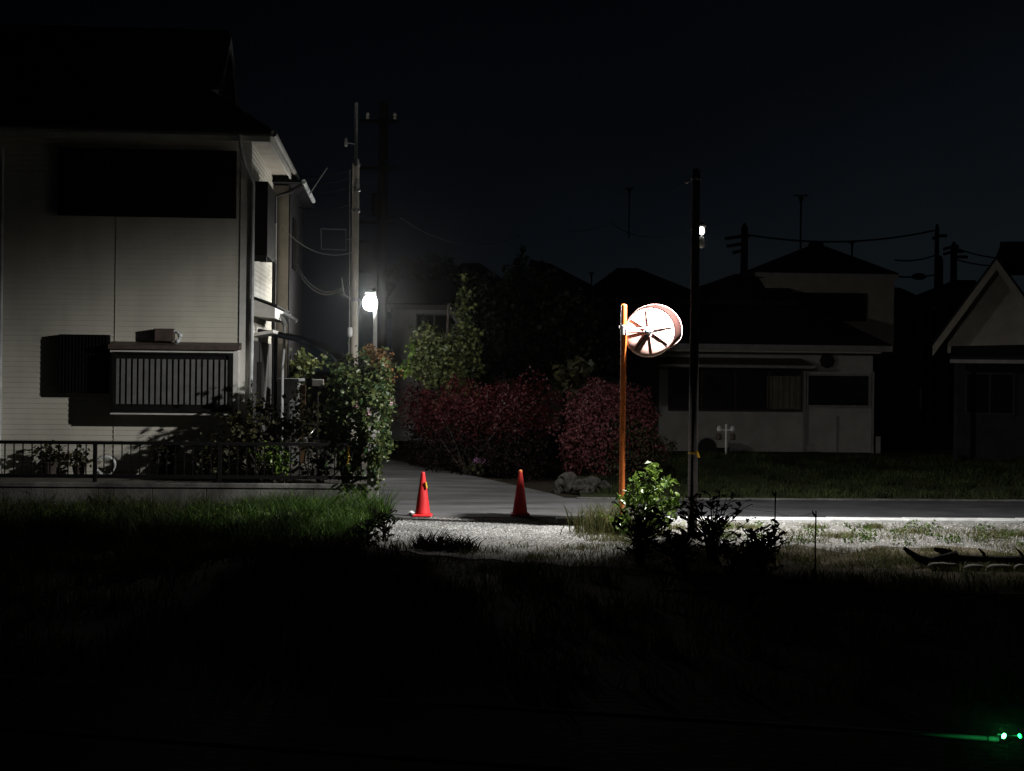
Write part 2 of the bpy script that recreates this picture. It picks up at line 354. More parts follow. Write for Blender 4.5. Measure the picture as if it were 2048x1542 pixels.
def clumps(spec):
    """spec: rows of (count of clumps, x0, x1, y0, y1, lowest, tallest, blades each); every clump has its own height and spread"""
    VV = []; FF = []; k = 0
    for n, x0, x1, y0, y1, h0, h1, nb in spec:
        for _ in range(n):
            cx, cy, h = rng.uniform(x0, x1), rng.uniform(y0, y1), rng.uniform(h0, h1)
            m = int(nb*rng.uniform(.5, 1.4)); sg = rng.uniform(.07, .22)
            P = np.stack([cx + rng.normal(size=m)*sg, cy + rng.normal(size=m)*sg, np.zeros(m)], 1); P = P[(P[:,1] < 25.25) & (P[:,0] < -1.9)]
            v, f = blades(P, h, rng.uniform(.004,.008), rng.uniform(.5,1.0)); VV.append(v); FF += [tuple(i+k for i in q) for q in f]; k += len(v)
    return np.concatenate(VV), FF
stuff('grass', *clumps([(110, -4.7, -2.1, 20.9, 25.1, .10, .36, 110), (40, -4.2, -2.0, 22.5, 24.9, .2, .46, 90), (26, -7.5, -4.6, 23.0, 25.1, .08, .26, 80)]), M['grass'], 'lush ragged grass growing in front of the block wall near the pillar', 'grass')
stuff('grass', *clumps([(190, -9.8, -4.0, 20.6, 25.1, .08, .30, 100), (30, -4.6, -1.9, 19.8, 21.4, .08, .22, 70)]), M['grassdark'], 'rough grass coloured dark for fading light along the left stretch of the block wall', 'grass')  # light falling off to the left is put into this darker grass colour
v, f = leaves([(rng.uniform(-4.6,-2.2), rng.uniform(22,24.6), .12) for _ in range(34)], [(.16,.16,.16)]*34, [40]*34, .055, zmin=.01)
stuff('ground_cover', v, f, M['leaf2'], 'broad-leaved green weeds scattered through the lush grass', 'weeds')
P = np.concatenate([scatter(20000, 2.0, 11, 18.6, 23.7, 85), scatter(2400, .9, 2.4, 20.3, 23.3, 40), scatter(4200, -1.4, 2.4, 17.6, 20.5, 70), scatter(16000, 2.0, 9.5, 16.5, 20.6, 260)])
v, f = leaves([(rng.uniform(2.4,9.5), rng.uniform(20.6,23.9), .05) for _ in range(60)], [(.17,.13,.08)]*60, [44]*60, .034, zmin=.01)
stuff('ground_cover', v, f, M['leaf2'], 'low green weeds dotted over the gravel right of the dark pole', 'weeds')
stuff('grass', *blades(P, .085, .0045, .9), M['grassdry'], 'thin yellowish grass tufts growing through the gravel', 'grass')
P = scatter(42000, 1.6, 15, 28.6, 41, 520, zf=bankz); P = P[P[:,1] > 28.35 + tl*P[:,0]]
P[:,2] = bankz(P[:,0], P[:,1])
stuff('grass', *blades(P, .13, .008, .9), M['bankgrass'], 'rough dim grass covering the bank beyond the road', 'grass')
P = np.concatenate([scatter(13000, -7.5, 7.5, 11, 17.8, 320), scatter(4500, -7.5, -1.3, 17.5, 20.3, 110)])
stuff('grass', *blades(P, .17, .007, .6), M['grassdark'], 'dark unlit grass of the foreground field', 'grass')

# ------------------------------------------------------------------ left house
c0 = at(497, 700, 27.6); LH = Frame((c0.x, c0.y), PHI)
house = thing('two_storey_house', 'cream sided two-storey house with black shutters standing behind the railing', 'house', (c0.x, c0.y, .4))
ZE = LH.hit(497, 285)[1]            # top of wall
b = MB(); pitch = .092; z = .38; UL = -8.5; DEP = 5.0
prof = []
while z < ZE+.05: prof += [(-.007, z), (0, z+pitch-.006)]; z += pitch
def sided(b, fr, u0, d0, u1, d1, prof):
    p0 = fr(u0,d0,0); p1 = fr(u1,d1,0); t = (p1-p0).normalized(); nrm = Vector((t.y, -t.x, 0))
    o = []
    for q, zz in prof:
        for p in (p0, p1): o.append(p + nrm*(-q) + Vector((0,0,zz)))
    b.add(o, [(2*i, 2*i+1, 2*i+3, 2*i+2) for i in range(len(prof)-1)])
sided(b, LH, UL, 0, 0, 0, prof); sided(b, LH, 0, 0, 0, DEP, prof)
b.box(LH, UL, -.03, .03, DEP-.02, .1, ZE+.05)
b.build('wall', M['siding'], house)
u, _ = LH.hit(232, 500)
b = MB(); b.box(LH, u-.005, u+.005, -.014, .0, .4, LH.hit(232,300)[1]); b.build('seam_strip', M['soffit'], house)
b = MB(); u0,_ = LH.hit(479, 600); b.box(LH, u0, .022, -.026, 0, .4, ZE); b.box(LH, 0, .024, 0, .09, .4, ZE); b.build('corner_board', M['trim'], house, bevel=.004)
# roof (hip and gable)
EO = .62; SL = .72; ze = LH.hit(540, 256, -EO)[1]; ue = LH.hit(541, 256, -EO)[0]
rd = DEP/2; zr = ze + SL*(rd+EO); ug = -.95; hz = ue-ug; zh = ze + SL*hz; dh0 = -EO+hz; dh1 = DEP+EO-hz
b = MB()
def quad(b, *p, th=.10):
    up = Vector((0,0,th)); n = len(p)
    b.add([Vector(q) for q in p] + [Vector(q)-up for q in p], [tuple(range(n)), tuple(reversed(range(n,2*n)))] + [(i, i+n, (i+1)%n+n, (i+1)%n) for i in range(n)])
UL2 = UL-.5; uo = ug+.28
quad(b, LH(UL2,-EO,ze), LH(ue,-EO,ze), LH(ug,dh0,zh), LH(uo,dh0,zh+.02), LH(uo,rd,zr), LH(UL2,rd,zr))
quad(b, LH(UL2,DEP+EO,ze), LH(UL2,rd,zr), LH(uo,rd,zr), LH(uo,dh1,zh+.02), LH(ug,dh1,zh), LH(ue,DEP+EO,ze))
quad(b, LH(ue,-EO,ze), LH(ue,DEP+EO,ze), LH(ug,dh1,zh), LH(ug,dh0,zh))
roof = b.build('roof', M['roof'], house)
b = MB()
for k in range(60):      # ridge tiles
    x = UL2 + (uo-UL2)*k/60; b.tube([LH(x,rd,zr+.03), LH(x+(uo-UL2)/60*.97,rd,zr+.03)], .085, 8)
b.build('ridge_tiles', M['roof'], roof)
b = MB(); b.add([LH(ug,dh0+.05,zh), LH(ug,dh1-.05,zh), LH(ug,rd,zr-.1), LH(ug-.1,dh0+.05,zh), LH(ug-.1,dh1-.05,zh), LH(ug-.1,rd,zr-.1)], [(0,1,2),(5,4,3),(0,3,4,1),(1,4,5,2),(2,5,3,0)]); b.build('gable', M['soffit'], house)
b = MB()
for sd in (dh0, dh1):
    p0 = LH(uo+.01, sd, zh-.02); p1 = LH(uo+.01, rd, zr-.02); dn = Vector((0,0,-.2)); ot = LH.a*.03
    b.hexa([p0+dn, p0+dn+ot, p1+dn+ot, p1+dn, p0, p0+ot, p1+ot, p1])
b.build('bargeboard', M['greytone'], roof)
b = MB(); b.box(LH, UL2, ue-.02, -EO+.03, 0, ze-.16, ze-.12); b.box(LH, .0, ue-.02, 0, DEP+EO-.03, ze-.161, ze-.121); b.build('soffit', M['soffit'], house)
b = MB(); b.box(LH, UL2, ue, -EO, -EO+.028, ze-.24, ze-.10); b.box(LH, ue-.028, ue, -EO+.03, DEP+EO, ze-.242, ze-.102); b.build('fascia', M['trim'], house)
b = MB(); b.tube([LH(UL2,-EO-.06,ze-.10), LH(ue+.02,-EO-.06,ze-.10)], .055, 8); b.tube([LH(ue+.06,-EO-.02,ze-.10), LH(ue+.06,DEP+EO,ze-.10)], .055, 8)
b.build('gutter', M['fascia'], house, smooth=True)
b = MB(); du = LH.hit(482, 250, -EO)[0]
b.tube([LH(du,-EO-.06,ze-.1), LH(du,-EO-.06,ze-.30), LH(du+.05,-.25,ze-.62), LH(.06,-.07,ze-.9), LH(.06,-.07,.42)], .033, 8)
b.build('downpipe', M['pipe'], house, smooth=True)
b = MB(); ul, _ = LH.hit(5, 500); b.tube([LH(ul,-.07,LH.hit(5,295)[1]), LH(ul,-.07,.42)], .033, 8); b.build('downpipe', M['pipe'], house, smooth=True)
def rect(fr, x0, y0, x1, y1, d=0):
    a = fr.hit(x0, (y0+y1)/2, d)[0]; e = fr.hit(x1, (y0+y1)/2, d)[0]; xm = (x0+x1)/2
    return a, e, fr.hit(xm, y1, d)[1], fr.hit(xm, y0, d)[1]
# upper shutter
a, e, z0, z1 = rect(LH, 115, 298, 472, 433, -.12)
s = MB().box(LH, a, e, -.12, -.005, z0, z1).build('shutter', M['shutter'], house, bevel=.004)
b = MB()
for k in range(13): b.box(LH, a+.04, e-.04, -.128, -.121, z0+.05+k*(z1-z0-.1)/13, z0+.05+(k+.86)*(z1-z0-.1)/13)
b.build('slats', M['shutter'], s)
# lower shutter box
a, e, z0, z1 = rect(LH, 117, 669, 217, 787, -.17)
s = MB().box(LH, a, e, -.17, -.005, z0, z1).build('shutter_box', M['shutter'], house, bevel=.004)
b = MB()
for k in range(15):
    x = a+.03+k*(e-a-.06)/14; b.box(LH, x-.012, x+.012, -.186, -.171, z0+.03, z1-.03)
b.build('slats', M['bar'], s)
# bay window
BD = -.34
a, e, z0, z1 = rect(LH, 219, 698, 476, 828, BD)
bay = MB().box(LH, a, e, BD, -.005, z0, z1).build('bay_window', M['trim'], house, bevel=.006)
a2, e2, y0, y1 = rect(LH, 232, 706, 460, 820, BD)
b = MB(); t=.055
for q in ((a2-t,e2+t,y1-t*.4,y1+t*.2),(a2-t,e2+t,y0-t*.6,y0+t*.6),(a2-t,a2+t*.3,y0+t*.6,y1-t*.4),(e2-t*.3,e2+t,y0+t*.6,y1-t*.4)): b.box(LH, q[0], q[1], BD-.09, BD-.002, q[2], q[3])
b.build('frame', M['bar'], bay)
MB().box(LH, a2+.012, e2-.012, BD-.016, BD-.002, y0+.03, y1-.02).build('pane', M['shutter'], bay)
b = MB(); b2 = MB()
for k in range(20):
    x = a2+.03+k*(e2-a2-.06)/19; b2.box(LH, x-.031, x+.031, BD-.075, BD-.055, y0+.10, y1-.11)
b.box(LH, a2, e2, BD-.054, BD-.034, y1-.14, y1-.02); b.box(LH, a2, e2, BD-.054, BD-.034, y0+.02, y0+.13)
b2.build('grille', M['picket'], bay); b.build('grille_rail', M['bar'], bay)
a, e, z0, z1 = rect(LH, 216, 690, 479, 699, BD-.06)
b = MB(); b.hexa([LH(a,BD-.07,z0),LH(e,BD-.07,z0),LH(e,0,z0+.02),LH(a,0,z0+.02),LH(a,BD-.07,z1-.01),LH(e,BD-.07,z1-.01),LH(e,0,z1+.06),LH(a,0,z1+.06)]); b.build('hood', M['hood'], bay)
a, e, z0, z1 = rect(LH, 220, 822, 470, 830, BD-.05); MB().box(LH, a, e, BD-.05, -.005, z0, z1).build('sill', M['trim'], bay, bevel=.004)
# vent box over the bay with its pipe
a, e, z0, z1 = rect(LH, 309, 657, 347, 682, -.22)
vb = MB().box(LH, a, e, -.22, -.01, z0, z1).build('vent_box', M['hood'], house, bevel=.008)
b = MB(); p = LH(e+.05,-.17,z1-.06); b.tube([LH(e,-.14,z1-.05), p, LH(e+.1,-.2,z1-.1), LH(e+.1,-.2,z0+.02), LH(e+.03,-.2,z0-.03)], .028, 8); b.ball(LH(e+.11,-.2,z1-.12), .045); b.ball(LH(e+.07,-.22,z0+.0), .04)
b.build('pipe', M['pipe'], vb, smooth=True)
# side wall: dark oriel, canopy, entrance
d0, zt = LH.hitu(501, 318, .25); d1, _ = LH.hitu(527, 400, .25); zb = LH.hitu(505, 490, .25)[1]
d0 = max(.35, d0)
so = MB().box(LH, .005, .28, d0, d0+1.7, zb, zt).build('side_window', M['shutter'], house, bevel=.006)
MB().box(LH, .05, .27, d0-.03, d0-.002, zb-.10, zb-.005).build('sill', M['bar'], so)
MB().box(LH, .002, .30, d0+1.72, d0+1.80, zb+.05, zb+.75).build('frame', M['trim'], so)
zc = LH.hitu(505, 592, .1)[1]
cn = MB(); cn.hexa([LH(.005,.5,zc-.32),LH(.42,.5,zc-.36),LH(.42,3.6,zc-.36),LH(.005,3.6,zc-.32),LH(.005,.5,zc),LH(.42,.5,zc-.16),LH(.42,3.6,zc-.16),LH(.005,3.6,zc)])
cn = cn.build('porch_roof', M['trim'], house, bevel=.008)
MB().hexa([LH(.005,.46,zc+.01),LH(.46,.46,zc-.15),LH(.46,3.66,zc-.15),LH(.005,3.66,zc+.01),LH(.005,.46,zc+.05),LH(.46,.46,zc-.11),LH(.46,3.66,zc-.11),LH(.005,3.66,zc+.05)]).build('cover', M['roof'], cn)
z2 = zc-.66
b = MB(); b.hexa([LH(.005,.6,z2-.03),LH(.38,.6,z2+.04),LH(.38,2.0,z2+.04),LH(.005,2.0,z2-.03),LH(.005,.6,z2+.03),LH(.38,.6,z2+.1),LH(.38,2.0,z2+.1),LH(.005,2.0,z2+.03)]); b.build('window_awning', M['trim'], house)
b = MB(); b.lathe(LH(.47,2.2,zc-.32), [(.04,-.12),(.09,-.02),(.12,.06),(.12,.1)], 12); b.tube([LH(.47,2.2,zc-.42), LH(.47,2.15,zc-.9), LH(.45,2.1,zc-1.2), LH(.45,2.1,.45)], .028, 8)
b.build('downpipe', M['pipe'], house, smooth=True)
b = MB(); b.tube([LH(.47,2.05,zc-.2), LH(.72,2.0,zc-.36)], .035, 8); b.build('spout', M['pipe'], house, smooth=True)
MB().box(LH, .003, .02, .1, DEP-.02, .42, z2-.1).build('shade_sheet', M['greytone'], house)  # added grey sheet, its dark colour stands for the carport's shade on the siding
MB().box(LH, .022, .05, 1.4, 2.1, .42, 2.45).build('door', M['clad'], house)
# rear wing
a = LH.hit(541, 500, DEP+.1)[0]; e = LH.hit(577, 500, DEP+.1)[0]; zw = LH.hit(560, 372, DEP+.1)[1]
b = MB(); b.box(LH, -3, e, DEP+.0, DEP+4.5, .4, zw); wing = b.build('wing', M['wall_d'], house)
MB().box(LH, e+.003, e+.03, DEP+.02, DEP+4.48, .4, zw-.01).build('side_cladding', M['clad'], wing)
b = MB(); zo = zw+.03
b.hexa([LH(-3,DEP-.35,zo),LH(e+.28,DEP-.35,zo),LH(e+.28,DEP+4.8,zo),LH(-3,DEP+4.8,zo),LH(-3,DEP+.6,zo+.75),LH(e-.5,DEP+.6,zo+.75),LH(e-.5,DEP+3.6,zo+.75),LH(-3,DEP+3.6,zo+.75)])
b.build('roof', M['roof'], wing)
b = MB(); b.tube([LH(e+.33,DEP-.35,zo+.02), LH(e+.33,DEP+3.4,zo+.02)], .05, 8); b.build('gutter', M['pipe'], wing, smooth=True)
b = MB(); b.tube([LH(e+.3,DEP-.2,zo-.02), LH(e+.05,DEP-.08,zo-.16), LH(a+.1,DEP-.08,zo-.28), LH(a+.1,DEP-.08,.45)], .045, 8); b.build('downpipe', M['bar'], wing, smooth=True)
MB().box(LH, e+.031, e+.06, DEP+.7, DEP+1.6, zw-1.7, zw-.6).build('window', M['shutter'], wing)

# low block wall, pillar and railing
b = MB(); zt = FW.hit(650, 968)[1]
ww = thing('block_wall', 'low grey concrete block wall under the black railing', 'wall', FW(-3.0,0,0))
n = 16
for k in range(n):
    u0 = -14 + k*(13.8/n); b.box(FW, u0+.004, u0+13.8/n-.004, 0, .15, 0, zt-.075)
b.box(FW, -14, -.2, .012, .14, 0, zt-.08); b.build('blocks', M['block'], ww, bevel=.006)
b = MB(); b.box(FW, -14, -.2, -.02, .17, zt-.074, zt); b.build('coping', M['block'], ww, bevel=.01)
zp = FW.hit(745, 822)[1]
pl = thing('gate_pillar', 'square grey concrete pillar at the end of the block wall, ivy on its top', 'pillar', FW(-.09,.1,0))
MB().box(FW, -.19, 0, -.06, .26, 0, zp).build('shaft', M['concrete'], pl, bevel=.012)
MB().box(FW, -.21, .02, -.08, .28, zp+.002, zp+.06).build('cap', M['concrete'], pl, bevel=.012)
rl = thing('railing', 'black metal railing with thin upright bars on the block wall', 'railing', FW(-3.0,.07,zt))
zr1 = FW.hit(300, 886, .07)[1]; zr0 = FW.hit(300, 953, .07)[1]
b = MB(); b.box(FW, -14, -.2, .045, .095, zr1-.03, zr1+.025); b.build('rail', M['bar'], rl)
b = MB(); b.box(FW, -14, -.2, .05, .09, zr0-.03, zr0+.03); b.build('rail', M['bar'], rl)
up = FW.hit(190, 920, .07)[0]; st = .148; u = up
ub = []
posts = []
for k in range(-4, 3):
    x = up + k*2.0
    if -14 < x < -.3: posts.append(x)
for x in posts: MB().box(FW, x-.03, x+.03, .04, .1, zt, zr1+.02).build('post', M['bar'], rl)
for i, x in enumerate(posts[:-1] if len(posts) > 1 else posts):
    b = MB()
    for k in range(1, 14):
        xx = x + k*2.0/14; b.box(FW, xx-.009, xx+.009, .06, .08, zr0+.03, zr1-.03)
    b.build('bar_panel', M['bar'], rl)
b = MB(); x = posts[-1]
while x + .146 < -.25: x += .1428; b.box(FW, x-.009, x+.009, .06, .08, zr0+.03, zr1-.03)
if b.v: b.build('bar_panel', M['bar'], rl)

# plant pots and hose along the house
def pot(px_, py_, D, r, h, label):
    p = at(px_, py_, D); t = thing('plant_pot', label, 'plant pot', (p.x, p.y, .40), 'plant pots in front of the cream house')
    MB().lathe((p.x,p.y,.40), [(r*.7,0),(r,h*.9),(r*1.12,h*.9),(r*1.12,h),(r*.95,h),(r*.9,h*.85)], 16).build('pot', M['terracotta'], t, smooth=False)
    v, f = leaves([(p.x,p.y,.40+h+r*1.1)], [(r*1.7,r*1.7,r*1.3)], [160], .07, zmin=.41); link('foliage', v, f, M['olive'], t)
pot(100, 930, 27.05, .14, .26, 'small clay pot with a plant nearest the left end of the railing')
pot(158, 935, 27.1, .12, .2, 'small clay pot with a plant just left of the thick railing post')
pot(330, 935, 27.0, .15, .24, 'clay pot with a plant below the barred window')
p = at(210, 938, 26.9); b = MB()
for k in range(3): b.tube([(p.x+.17*math.cos(q), p.y+.03*math.sin(2*q)+.025*k, .60+.16*math.sin(q)+.01*k) for q in np.linspace(0,6.3,22)], .014, 6)
tag(b.build('garden_hose', M['pipe'], loc=(p.x,p.y,.42), smooth=True), 'pale coiled garden hose behind the thick railing post', 'hose')

# ------------------------------------------------------------------ carport, shed, bicycle behind the corner shrub
t = thing('carport', 'dark curved carport roof beside the cream house', 'carport', at(600, 1000, 29.4) * 1.0); 
pts = [(499,662),(540,668),(590,678),(630,692),(660,712),(682,735),(698,756)]
def arcpts(D): return [at(x, y, 29.4) + Vector((0, D, 0)) for x, y in pts]
for k, D in enumerate((0, 2.4)):
    MB().tube([p for p in arcpts(D)], .05, 6).build('beam', M['carport'], t)
A = arcpts(0); B = arcpts(2.4); b = MB(); up = Vector((0,0,.05))
for i in range(len(A)-1): b.hexa([A[i]+up, A[i+1]+up, B[i+1]+up, B[i]+up, A[i]+up*1.4, A[i+1]+up*1.4, B[i+1]+up*1.4, B[i]+up*1.4])
b.build('roof_panel', M['panelroof'], t)
for D in (.1, 2.3):
    p = at(515, 664, 29.4)+Vector((0,D,0)); MB().tube([(p.x,p.y,.4),(p.x,p.y,p.z)], .04, 6).build('post', M['carport'], t)
p0 = at(556, 800, 31.5); p1 = at(595, 800, 31.5); zt2 = at(575, 760, 31.5).z
t = thing('storage_shed', 'small grey metal storage shed behind the corner shrub', 'shed', ((p0.x+p1.x)/2, 31.8, .4))
MB().box(W, p0.x, p1.x, 31.5, 32.3, .4, zt2-.03).build('body', M['shed'], t, bevel=.01)
MB().box(W, p0.x-.03, p1.x+.03, 31.45, 32.35, zt2-.028, zt2+.03).build('roof', M['shed'], t, bevel=.01)
MB().box(W, p0.x+.03, (p0.x+p1.x)/2-.004, 31.485, 31.498, .45, zt2-.08).build('door', M['shed'], t)
MB().box(W, (p0.x+p1.x)/2+.004, p1.x-.03, 31.485, 31.498, .45, zt2-.08).build('door', M['shed'], t)
p = at(603, 820, 31.6); tag(MB().box(W, p.x-.04, p.x+.08, 31.6, 31.64, .4, at(603,770,31.6).z).build('board', mat('brown_board', (.12,.06,.025),(.07,.035,.015), .8, 5), loc=(p.x,31.6,.4)), 'brown upright board leaning beside the grey shed', 'board')
p = at(635, 766, 33.0); q = p
t = thing('meter_box', 'small white box on a post behind the corner shrub', 'box', (p.x, 33.0, .4))
MB().box(W, p.x-.12, p.x+.12, 33, 33.15, p.z-.07, p.z+.08).build('box', M['fascia'], t, bevel=.01)
MB().tube([(p.x,33.06,.4),(p.x,33.06,p.z-.07)], .025, 6).build('post', M['bar'], t)
# bicycle
def bicycle():
    bx = at(590, 880, 27.2); x0, y0, z0 = bx.x, 27.2, .40
    t = thing('bicycle', 'dark bicycle with a bright round lamp half hidden behind the railing', 'bicycle', (x0, y0, z0))
    def wheel(cx):
        b = MB(); b.tube([(cx+.33*math.cos(q), y0, z0+.34+.33*math.sin(q)) for q in np.linspace(0, 6.2832, 26)], .016, 6, False)
        wl = b.build('wheel', M['bar'], t, smooth=True)
        b = MB()
        for k in range(10): q = k*.628; b.tube([(cx,y0,z0+.34),(cx+.32*math.cos(q),y0,z0+.34+.32*math.sin(q))], .002, 4)
        b.build('spokes', M['steel'], wl)
    wheel(x0-.5); wheel(x0+.5)
    b = MB(); s = lambda dx, z: (x0+dx, y0, z0+z)
    for q in ((s(-.5,.34),s(-.1,.3),s(-.2,.75)), (s(-.5,.34),s(-.18,.68)), (s(-.1,.3),s(.36,.72),s(.38,.82)), (s(-.2,.72),s(.36,.78)), (s(.5,.34),s(.38,.74),s(.35,.93))): b.tube(q, .016, 6)
    b.build('frame', M['bar'], t, smooth=True)
    b = MB(); b.ball(s(-.22,.80), .13, .07, .04); b.build('saddle', M['bar'], t, smooth=True)
    b = MB(); b.tube([(x0+.2,y0-.27,z0+.98),(x0+.34,y0-.2,z0+.97),(x0+.36,y0,z0+.94),(x0+.34,y0+.2,z0+.97),(x0+.2,y0+.27,z0+.98)], .011, 6); b.build('handlebar', M['chrome'], t, smooth=True)
    b = MB(); c = at(611, 879, 26.95); b.lathe(c, [(.045,.05),(.045,0),(.03,-.012),(.001,-.016)], 14, (-.25,1,-.1)); b.tube([Vector(c)+Vector((0,.04,0)), (x0+.36,y0,z0+.9)], .01, 5); b.build('headlamp', M['reflector'], t, smooth=True)
    b = MB(); c = at(580, 872, 26.98); b.ball(c, .028); b.tube([c, (x0+.2,y0-.2,z0+.97)], .006, 5); b.build('bell', M['reflector'], t, smooth=True)
bicycle()

# ------------------------------------------------------------------ shrubs at the corner
def branches(base, tips, r=.03, n=6):
    b = MB()
    for tp in tips:
        a = Vector(base); e = Vector(tp); m = (a+e)/2 + Vector((random.uniform(-.12,.12), random.uniform(-.1,.1), random.uniform(0,.15)))
        b.tube([a, m, e], [r, r*.6, r*.22], n)
    return b
def plant(name, label, cat, base, blobs, size, m, stems=8, r=.03, group=None, wood='bark', **kw):
    """blobs: (centre, radii, count)"""
    t = thing(name, label, cat, base, group)
    v, f = leaves([q[0] for q in blobs], [q[1] for q in blobs], [q[2] for q in blobs], size, **kw)
    link('foliage', v, f, m, t)
    tips = [Vector(q[0]) + Vector([random.uniform(-.6,.6)*k for k in q[1]]) for q in blobs for _ in range(max(1, stems//len(blobs)))]
    branches(base, tips, r).build('stem', M[wood], t); return t
def blob(x, y, D, rx, rz, n, ry=None):
    c = at(x, y, D); k = D/F; return (tuple(c), (rx*k, (ry if ry else (rx+rz)/2)*k, rz*k), n)
base = FW(-.55, .5, .4)
rs = plant('climbing_rose', 'tall leafy climbing rose spilling over the railing beside the pillar', 'shrub', base,
    [blob(710,790,25.9,55,68,1300), blob(735,745,26.3,50,45,800), blob(745,850,25.5,42,80,1300), blob(690,748,26.2,36,34,420), blob(700,905,25.7,42,60,600), blob(752,925,25.3,16,55,300), blob(668,860,25.9,26,50,260), blob(760,780,25.8,28,60,500)],
    .075, M['rose'], 16, .03, lump=.35, shell=.55)
v, f = leaves([at(762,735,26.2), at(745,715,26.3)], [(.28,.28,.42),(.25,.25,.2)], [420,200], .05, lump=.3); link('young_foliage', v, f, M['rust'], rs)
v, f = leaves([at(783,802,25.5), at(735,830,25.3), at(712,812,25.3)], [(.06,.06,.06)]*3, [16]*3, .035); link('blossom', v, f, M['flower'], rs)
base = FW(-1.85, .45, .4)
plant('garden_shrub', 'loose dark shrub with thin branches in front of the cream house corner', 'shrub', base,
    [blob(500,880,26.2,55,50,500), blob(455,905,26.3,60,45,380), blob(550,850,26.4,45,40,300), blob(520,815,26.5,28,24,110), blob(420,930,26.3,40,24,160), blob(600,850,27.7,44,70,520), blob(545,940,25.9,52,26,260), blob(640,930,25.9,34,40,260), blob(470,840,26.4,30,18,70)], .075, M['olive'], 18, .02, lump=.35, shell=.6)
plant('young_shrub', 'small bright green shrub poking through the railing', 'shrub', FW(-1.55,.25,.4), [blob(562,925,25.5,22,34,170), blob(530,915,25.5,26,26,90)], .06, M['leaf'], 6, .012, lump=.3)
plant('shade_shrub', 'sparse yellow-green shrub behind the grey shed', 'shrub', (at(600,800,33).x, 33, .4), [blob(592,745,33,36,36,240), blob(612,725,33,28,20,90)], .10, M['shrub'], 6, .02, lump=.3)

# ------------------------------------------------------------------ poles and wires near the lane
def wire(p0, p1, sag, r=.008, label='', m='cable', n=18):
    p0 = Vector(p0); p1 = Vector(p1); b = MB()
    b.tube([p0.lerp(p1, i/n) - Vector((0,0,sag*4*(i/n)*(1-i/n))) for i in range(n+1)], r, 5)
    return tag(b.build('cable', M[m], loc=tuple(p0)), label, 'cable')
UP = at(710, 600, 29.6)
UPT = t = thing('utility_pole', 'slim pale utility pole rising out of the climbing rose beside the lit lamp', 'utility pole', (UP.x, UP.y, 0))
zj = at(707, 330, 29.6).z; zt3 = at(706, 205, 29.6).z
MB().tube([(UP.x,UP.y,0),(UP.x-.01,UP.y,zj)], [.085,.062], 14).build('pole', M['pole'], t, smooth=True)
MB().tube([(UP.x-.01,UP.y,zj-.2),(UP.x-.015,UP.y,zt3)], [.036,.032], 10).build('extension_pipe', M['steel'], t, smooth=True)
b = MB()
for z in (zj-.02, zj-.5, zj-.9, zj-2.6): MB().lathe((UP.x,UP.y,z), [(.078,0),(.082,.01),(.082,.05),(.078,.06)], 14).build('band', M['steel'], t)
for x, y in ((692,285),(716,327),(716,368)):
    c = at(x, y, 29.5); b = MB(); b.lathe(c, [(.012,-.08),(.03,-.07),(.035,0),(.018,.03),(.03,.05),(.012,.09)], 10); b.tube([c, (UP.x,UP.y,c.z-.02)], .01, 5); b.build('insulator', M['white'], t, smooth=True)
b = MB(); b.tube([at(683,555,29.5), at(688,590,29.5), (UP.x-.05, UP.y, at(700,600,29.5).z)], .012, 6); b.build('hook', M['steel'], t)
gb = at(694, 940, 25.75); gt = at(700, 340, 29.5)
t = thing('guy_wire', 'steel guy wire with a yellow sleeve near its foot inside the rose', 'guy wire', tuple(gb))
gm = at(697, 720, 27.7)
MB().tube([gb, at(699,640,29.0), gt], .012, 6).build('wire', M['steel'], t)
b = MB(); b.lathe(at(700,664,28.6), [(.02,-.09),(.045,-.07),(.05,0),(.045,.07),(.02,.09)], 12); b.build('insulator', M['white'], t, smooth=True)
b = MB(); b.tube([at(695,945,25.4), at(697,893,25.4)], .022, 8); b.build('sleeve', M['yellow'], t, smooth=True)
b = MB(); p = [at(642,457,30), at(692,459,30), at(692,500,30), at(643,498,30)]; b.tube(p+[p[0]], .012, 6, False)
b.tube([p[1]-Vector((0,0,.2)), (UP.x, UP.y, p[1].z-.2)], .01, 5); b.build('cable_frame', M['cable'], UPT)
# big concrete pole behind
BP = at(763, 600, 40); zt4 = at(772, 205, 40).z
t = thing('utility_pole', 'thick dark utility pole with transformer behind the slim pale pole', 'utility pole', (BP.x, BP.y, 0))
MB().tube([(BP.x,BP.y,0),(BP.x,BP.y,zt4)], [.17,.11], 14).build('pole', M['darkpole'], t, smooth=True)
for z in (zt4-.5, zt4-1.7, zt4-3.1): MB().box(W, BP.x-.75, BP.x+.35, BP.y-.16, BP.y-.06, z-.04, z+.04).build('crossarm', M['darkpole'], t)
b = MB(); b.lathe((BP.x-.42,BP.y-.05,zt4-4.4), [(.2,0),(.24,.05),(.24,.75),(.2,.82),(.05,.86)], 16); b.box(W, BP.x-.45, BP.x, BP.y-.04, BP.y+.04, zt4-4.1, zt4-4.02); b.build('transformer', M['darkpole'], t)
for dx in (-.7,-.4,.3):
    b = MB(); b.lathe((BP.x+dx,BP.y-.11,zt4-.46), [(.02,0),(.05,.04),(.03,.09),(.05,.13),(.02,.18)], 8); b.build('insulator', M['pole'], t)
b = MB(); b.lathe((BP.x-.15, BP.y-.1, at(735,430,40).z), [(.1,0),(.12,.05),(.12,.5),(.1,.55)], 12); b.tube([(BP.x-.3,BP.y-.1,at(730,433,40).z),(BP.x+.5,BP.y-.1,at(790,433,40).z)], .02, 6); b.build('cable_closure', M['darkpole'], t)
wire(at(562,452,32), (UP.x-.06,UP.y,at(700,505,29.6).z), .25, .010, 'grey service cable sagging from the house wing to the slim pole')
